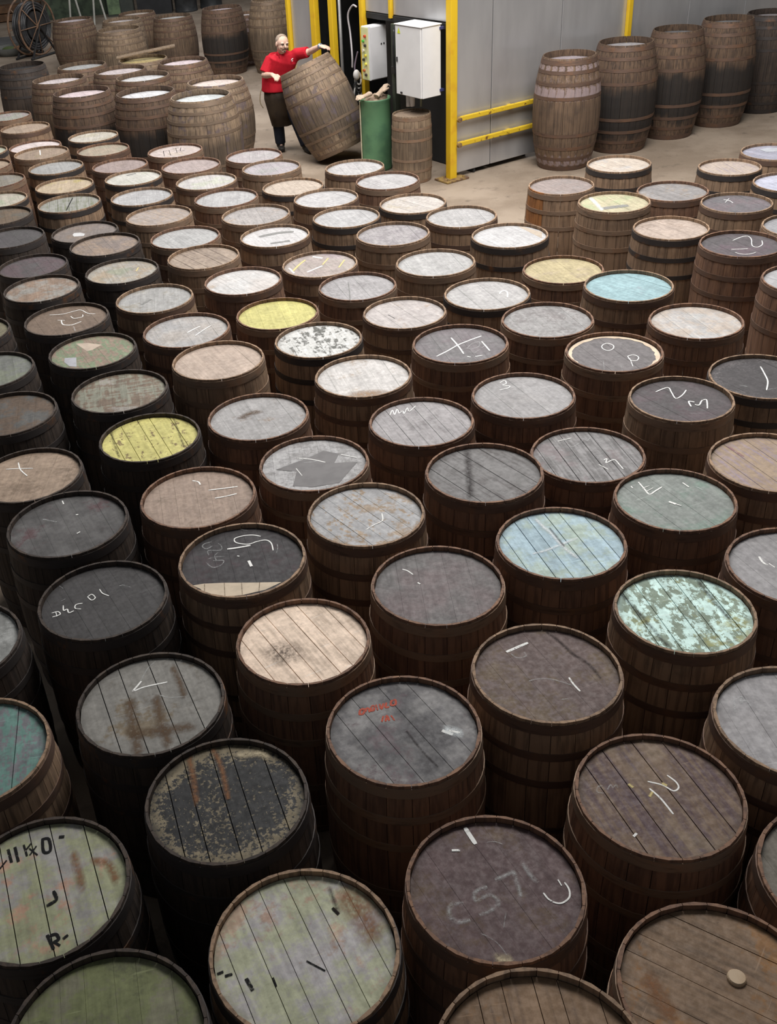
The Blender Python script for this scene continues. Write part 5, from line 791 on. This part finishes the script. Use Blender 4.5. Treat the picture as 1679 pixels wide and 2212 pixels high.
for nm, c0, s0 in (('chest_body', (0, 0, .25), (.9, .5, .5)), ('chest_lid', (0, 0, .525), (.94, .54, .05))):
    bm = bmesh.new(); box(bm, c0, s0, None, .008); obj(nm, mesh(nm, bm), simple('chest_dark', (.03, .032, .036), None, 4), ch)
for k, x in enumerate((-1.6, -0.95)):
    dr = empty('dark_drum', (x, 30.3+.3*k, 0), 0, ('dark blue-grey drum, left one of two behind the chalky cask', 'dark blue-grey drum, right one of two behind the chalky cask')[k], 'drum', 'dark drums at the back')
    bm = bmesh.new(); lathe(bm, [(.0001, 0), (.29, 0), (.3, .02), (.29, .04), (.29, .3), (.3, .31), (.29, .32), (.29, .6), (.3, .61), (.29, .62), (.29, .88), (.3, .9), (.27, .9), (.27, .87), (.0001, .87)], 28); obj('drum_shell', mesh('drum_shell', bm, True), simple('drum_slate', (.05, .055, .06), (.035, .037, .04), 4, .45), dr)
    bm = bmesh.new(); lathe(bm, [(.0001, .02), (.03, .02), (.032, 0)], 10); o = obj('drum_cap', mesh('drum_cap', bm), ps, dr); o.location = (.12, -.08, .87)
tb = empty('timber_stack', (-6.75, 31.6, 0), .03, 'stack of brown timber beams on the floor at far left', 'timber')
for k in range(4):
    bm = bmesh.new(); box(bm, ((k % 2)*.05, -.1+.24*(k//2), .11+.2*(k % 2)), (2.2, .2, .18), None, .01); obj('beam', mesh('beam', bm), simple('beam_brown', (.16, .085, .045), (.10, .055, .03), 5) if k == 0 else bpy.data.materials['beam_brown'], tb)
bm = bmesh.new(); box(bm, (0, 0, .015), (1.7, 1.9, .03), None, .005); o = obj('grey_floor_plate', mesh('grey_floor_plate', bm), simple('plate_grey', (.19, .19, .19), (.10, .10, .10), 6, .35, .5, .2, stretch=(.4, 3, 1))); o.location = (-6.0, 27.6, 0); tag(o, 'scuffed grey steel plate lying on the floor left of the hose reel', 'plate')
ty = empty('round_tray', (-5.4, 26.0, 0), 0, 'shallow round tray with green and orange scraps on the floor', 'tray')
bm = bmesh.new(); lathe(bm, [(.0001, .02), (.36, .02), (.4, .16), (.42, .16), (.38, 0), (.0001, 0)], 28); obj('tray_pan', mesh('tray_pan', bm, True), simple('tray_grey', (.12, .12, .11), None, 5), ty)
for nm, c0, cl in (('green_scrap', (-.1, .02, .1), (.11, .15, .05)), ('orange_scrap', (.15, -.02, .1), (.4, .2, .1))):
    bm = bmesh.new(); ball(bm, c0, (.16, .14, .06)); obj(nm, mesh(nm, bm, True), simple(nm+'_paint', cl, None, 9), ty)

# ------------------------------------------------------------------ the man
man = empty('person', (.45, 15.1, 0), 0, 'man in red polo shirt and brown apron, leaning to tip a large cask', 'person'); O = Vector((.45, 15.1, 0))
skin = NT('skin', .5, .35); cs = skin.coord(); fs = skin.noise(cs, 14, 4); skin.color(skin.mix(skin.rng(fs, .35, .65), (.62, .40, .31), (.68, .46, .37)))
skin.b.inputs['Subsurface Weight'].default_value = .05; skin = skin.m
def L(p): return Vector(p)-O
def part(name, bm, mat, vox=None, parent=man, smooth=True):
    bmesh.ops.recalc_face_normals(bm, faces=bm.faces)
    o = obj(name, mesh(name, bm, smooth), mat, parent)
    if vox: md = o.modifiers.new('r', 'REMESH'); md.mode = 'VOXEL'; md.voxel_size = vox; md.use_smooth_shade = True; sm = o.modifiers.new('s', 'SMOOTH'); sm.iterations = 3; sm.factor = .5
    return o
HC = L((.412, 15.03, 1.447)); FR = Matrix.Rotation(math.radians(22), 3, 'Z') @ Matrix.Rotation(math.radians(10), 3, 'X') @ Matrix.Rotation(math.radians(5), 3, 'Y')
def hp(x, y, z): return HC + FR @ Vector((x*1.07, y*1.02, z*.88))        # head frame: face looks along -y
HC.z -= .022; HC.y -= .02
J = {k: L(v) for k, v in JOINTS.items()}
b = bmesh.new()
ball(b, hp(0, .012, .025), (.082, .096, .080), FR, 24); ball(b, hp(0, -.022, -.04), (.066, .067, .068), FR, 20); ball(b, hp(0, -.062, -.088), (.034, .028, .026), FR, 12)
tube(b, [hp(0, -.086, .012), hp(0, -.104, -.018), hp(0, -.098, -.032)], [.010, .0165, .013], 8)
for s in (-1, 1):
    ball(b, hp(s*.078, .008, -.012), (.010, .022, .032), FR, 10); ball(b, hp(s*.036, -.072, -.028), (.022, .016, .02), FR, 10); ball(b, hp(s*.033, -.078, .026), (.026, .012, .009), FR, 10)
ball(b, hp(0, -.083, -.058), (.022, .010, .006), FR, 10); ball(b, hp(0, -.082, -.068), (.019, .010, .006), FR, 10)
tube(b, [J['chest'], J['neck'], hp(0, .02, -.06), hp(0, .012, .0)], [.085, .062, .058, .055], 14)
tube(b, [J['pelvis'], J['waist'], J['chest'], (J['shL']+J['shR'])/2], [(.15, .11), (.15, .11), (.165, .115), (.13, .085)], 16)
tube(b, [J['chest'], J['shL'], (J['shL']+J['elL'])/2, J['elL'], (J['elL']*2+J['wrL'])/3, J['wrL']], [.06, .058, .05, .042, .042, .030], 12)
tube(b, [J['chest'], J['shR'], (J['shR']+J['elR'])/2, J['elR'], (J['elR']*2+J['wrR'])/3, J['wrR']], [.06, .058, .05, .042, .042, .030], 12)
for s in 'LR':
    tube(b, [J['pelvis'], J['hip'+s], (J['hip'+s]+J['kn'+s])/2, J['kn'+s], (J['kn'+s]*2+J['an'+s])/3, J['an'+s]], [.09, .088, .075, .056, .05, .03], 12)
    tube(b, [J['an'+s], J['an'+s]*.5+J['toe'+s]*.5], [.03, .022], 10)
def hand(bm, wr, kn, grip, side):
    """palm from wrist to knuckles; fingers curl over the rim along grip"""
    a = (kn-wr).normalized(); g = grip.normalized(); x = a.cross(g).normalized()
    tube(bm, [wr, wr*.5+kn*.5, kn], [(.030, .024), (.040, .022), (.042, .02)], 12)
    for k, (u, l) in enumerate(((-.033, .068), (-.011, .08), (.011, .076), (.032, .06))):
        p = kn+x*u; q = p+a*l*.38+g*.012; r_ = q+g*l*.42+a*.004; t = r_+g*l*.3-a*.012
        tube(bm, [p-a*.02, p, q, r_, t], [.0105, .0105, .0098, .009, .0075], 8)
    th = wr*.6+kn*.4+x*side*.03
    tube(bm, [th, th+x*side*.022+a*.02, th+x*side*.028+a*.05+g*.012, th+x*side*.022+a*.068+g*.026], [.014, .0125, .011, .0085], 8)
hand(b, J['wrL'], J['haL'], GRIPL, 1); hand(b, J['wrR'], J['haR'], GRIPR, -1)
part('body', b, skin, .0065)
red = NT('red_cotton', .8, .2); cr = red.coord(); fr = red.noise(cr, 9, 4); red.color(red.mix(red.rng(fr, .35, .65), (.52, .014, .030), (.42, .010, .022))); red.bump(red.noise(cr, 16, 3), .35, .01); red = red.m
b = bmesh.new()
W0, CH0 = J['waist'], J['chest']; SM = (J['shL']+J['shR'])/2
tube(b, [W0+Vector((0, 0, -.085)), W0+Vector((.005, 0, .06)), CH0*.5+W0*.5+Vector((0, 0, .03)), CH0+Vector((0, 0, .03)), SM+Vector((0, .0, -.005)), SM*.5+J['neck']*.5+Vector((0, .0, .018)), J['neck']+Vector((0, .0, .02))], [(.192, .168), (.18, .152), (.187, .148), (.207, .143), (.198, .122), (.142, .10), (.074, .072)], 22)
tube(b, [CH0*.4+J['shL']*.6, J['shL'], (J['shL']+J['elL'])/2, J['elL']*.8+J['shL']*.2], [.085, .083, .078, .08], 14)
tube(b, [CH0*.4+J['shR']*.6, J['shR'], (J['shR']+J['elR'])/2, J['elR']*.85+J['shR']*.15], [.085, .08, .072, .07], 14)
polo = part('polo_shirt', b, red, .009)
b = bmesh.new(); nk = J['neck']+Vector((0, -.005, .012)); n = 18; R1 = []; R2_ = []
for k in range(n+1):
    a = math.radians(-60+300*k/n)     # open towards the camera
    a2 = a; v = Vector((math.cos(a2), math.sin(a2), 0)); R1.append(b.verts.new(nk+v*.066+Vector((0, -.0, .028)))); R2_.append(b.verts.new(nk+v*.092+Vector((0, -.012 if k in (0, n) else 0, -.022 if k not in (0, n) else -.05))))
for k in range(n): b.faces.new((R1[k], R1[k+1], R2_[k+1], R2_[k]))
o = part('collar', b, red, None, polo); md = o.modifiers.new('t', 'SOLIDIFY'); md.thickness = .006
b = bmesh.new(); lp = LOGO-O; tube(b, [lp+Vector((-.012, 0, -.012)), lp+Vector((.0, -.003, .008)), lp+Vector((.016, 0, .012))], .006, 6); tube(b, [lp+Vector((-.004, 0, -.022)), lp+Vector((.012, 0, -.012))], .005, 6)
part('chest_emblem', b, simple('emblem_white', (.8, .78, .78)), None, polo)
b = bmesh.new(); A0 = J['waist']
loft(b, [(A0.x+.01, A0.y+.0, .86, .163, .135), (A0.x+.012, A0.y-.01, .7, .172, .15), (A0.x+.035, A0.y-.02, .52, .168, .155), (A0.x+.055, A0.y-.025, .345, .155, .15)], 26)
for v in b.verts:
    if v.co.z < .8: v.co += Vector((.008*math.sin(v.co.x*60), .008*math.cos(v.co.x*70), 0))
apr = part('work_apron', b, simple('apron_brown', (.055, .038, .024), (.035, .025, .018), 6, .7)); apr['label'] = 'dark brown work apron down to the knees'
b = bmesh.new(); tube(b, smooth_path([A0+Vector((-.16, .02, .0)), A0+Vector((-.21, 0, -.1)), A0+Vector((-.225, 0, -.22)), A0+Vector((-.19, 0, -.3))], 5), .006, 6); part('apron_string', b, simple('string_tan', (.3, .24, .14)), None, apr)
nav = simple('trousers_navy', (.012, .016, .03), (.02, .024, .04), 8, .8)
b = bmesh.new()
for s in 'LR': tube(b, [J['pelvis']*.3+J['hip'+s]*.7, J['hip'+s], J['kn'+s], (J['kn'+s]+J['an'+s])/2, J['an'+s]+Vector((0, 0, .0))], [.11, .10, .082, .078, .074], 14)
part('trousers', b, nav, .012)
bt = simple('boot_black', (.015, .014, .014), (.03, .027, .025), 8, .5)
for s in 'LR':
    b = bmesh.new(); d = (J['toe'+s]-J['an'+s]); d.z = 0; d.normalize(); A = J['an'+s]
    tube(b, [A+Vector((0, 0, .07)), A+Vector((0, 0, .0)), Vector((A.x, A.y, .045))], [.06, .062, .056], 12); tube(b, [Vector((A.x, A.y, .04))-d*.055, Vector((A.x, A.y, .045)), Vector((A.x, A.y, .042))+d*.1, Vector((A.x, A.y, .034))+d*.17], [(.036, .036), (.045, .042), (.048, .038), (.034, .028)], 12)
    part('boot', b, bt, .009)
b = bmesh.new(); ball(b, hp(0, .022, .034), (.0845, .0935, .080), FR, 24)
bmesh.ops.delete(b, geom=[v for v in b.verts if (lambda q: q.z < .0 or q.y < -.028+.5*max(0, .05-q.z))(FR.inverted() @ (v.co-HC))], context='VERTS')
part('hair', b, simple('hair_grey', (.33, .26, .21), (.24, .19, .15), 40, .9))
dk = simple('brow_brown', (.07, .045, .03), None, 30, .9)
b = bmesh.new(); tube(b, smooth_path([hp(-.034, -.088, -.058), hp(-.015, -.098, -.047), hp(0, -.1, -.046), hp(.015, -.098, -.047), hp(.034, -.088, -.058)], 3), .0065, 6); part('moustache', b, dk)
b = bmesh.new(); ball(b, hp(0, -.089, -.09), (.017, .008, .010), FR, 10); part('goatee', b, dk)
for s in (-1, 1):
    b = bmesh.new(); tube(b, [hp(s*.014, -.091, .021), hp(s*.034, -.092, .027), hp(s*.052, -.080, .021)], [.004, .0052, .003], 6); part('eyebrow', b, dk)
    b = bmesh.new(); ball(b, hp(s*.032, -.078, .006), (.0135, .011, .0075), FR, 12); e2 = part('eye', b, simple('eye_white', (.42, .38, .36)))
    b = bmesh.new(); ball(b, hp(s*.032+.003, -.0865, .006), (.0058, .004, .0058), FR, 10); part('iris', b, simple('iris_dark', (.02, .02, .025)), None, e2)
b = bmesh.new(); wd = (J['wrR']-J['elR']).normalized(); tube(b, [J['wrR']-wd*.0, J['wrR']+wd*.022], .036, 14); part('wrist_watch', b, simple('watch_blue_grey', (.25, .32, .4), None, 8, .3, .5, .5))
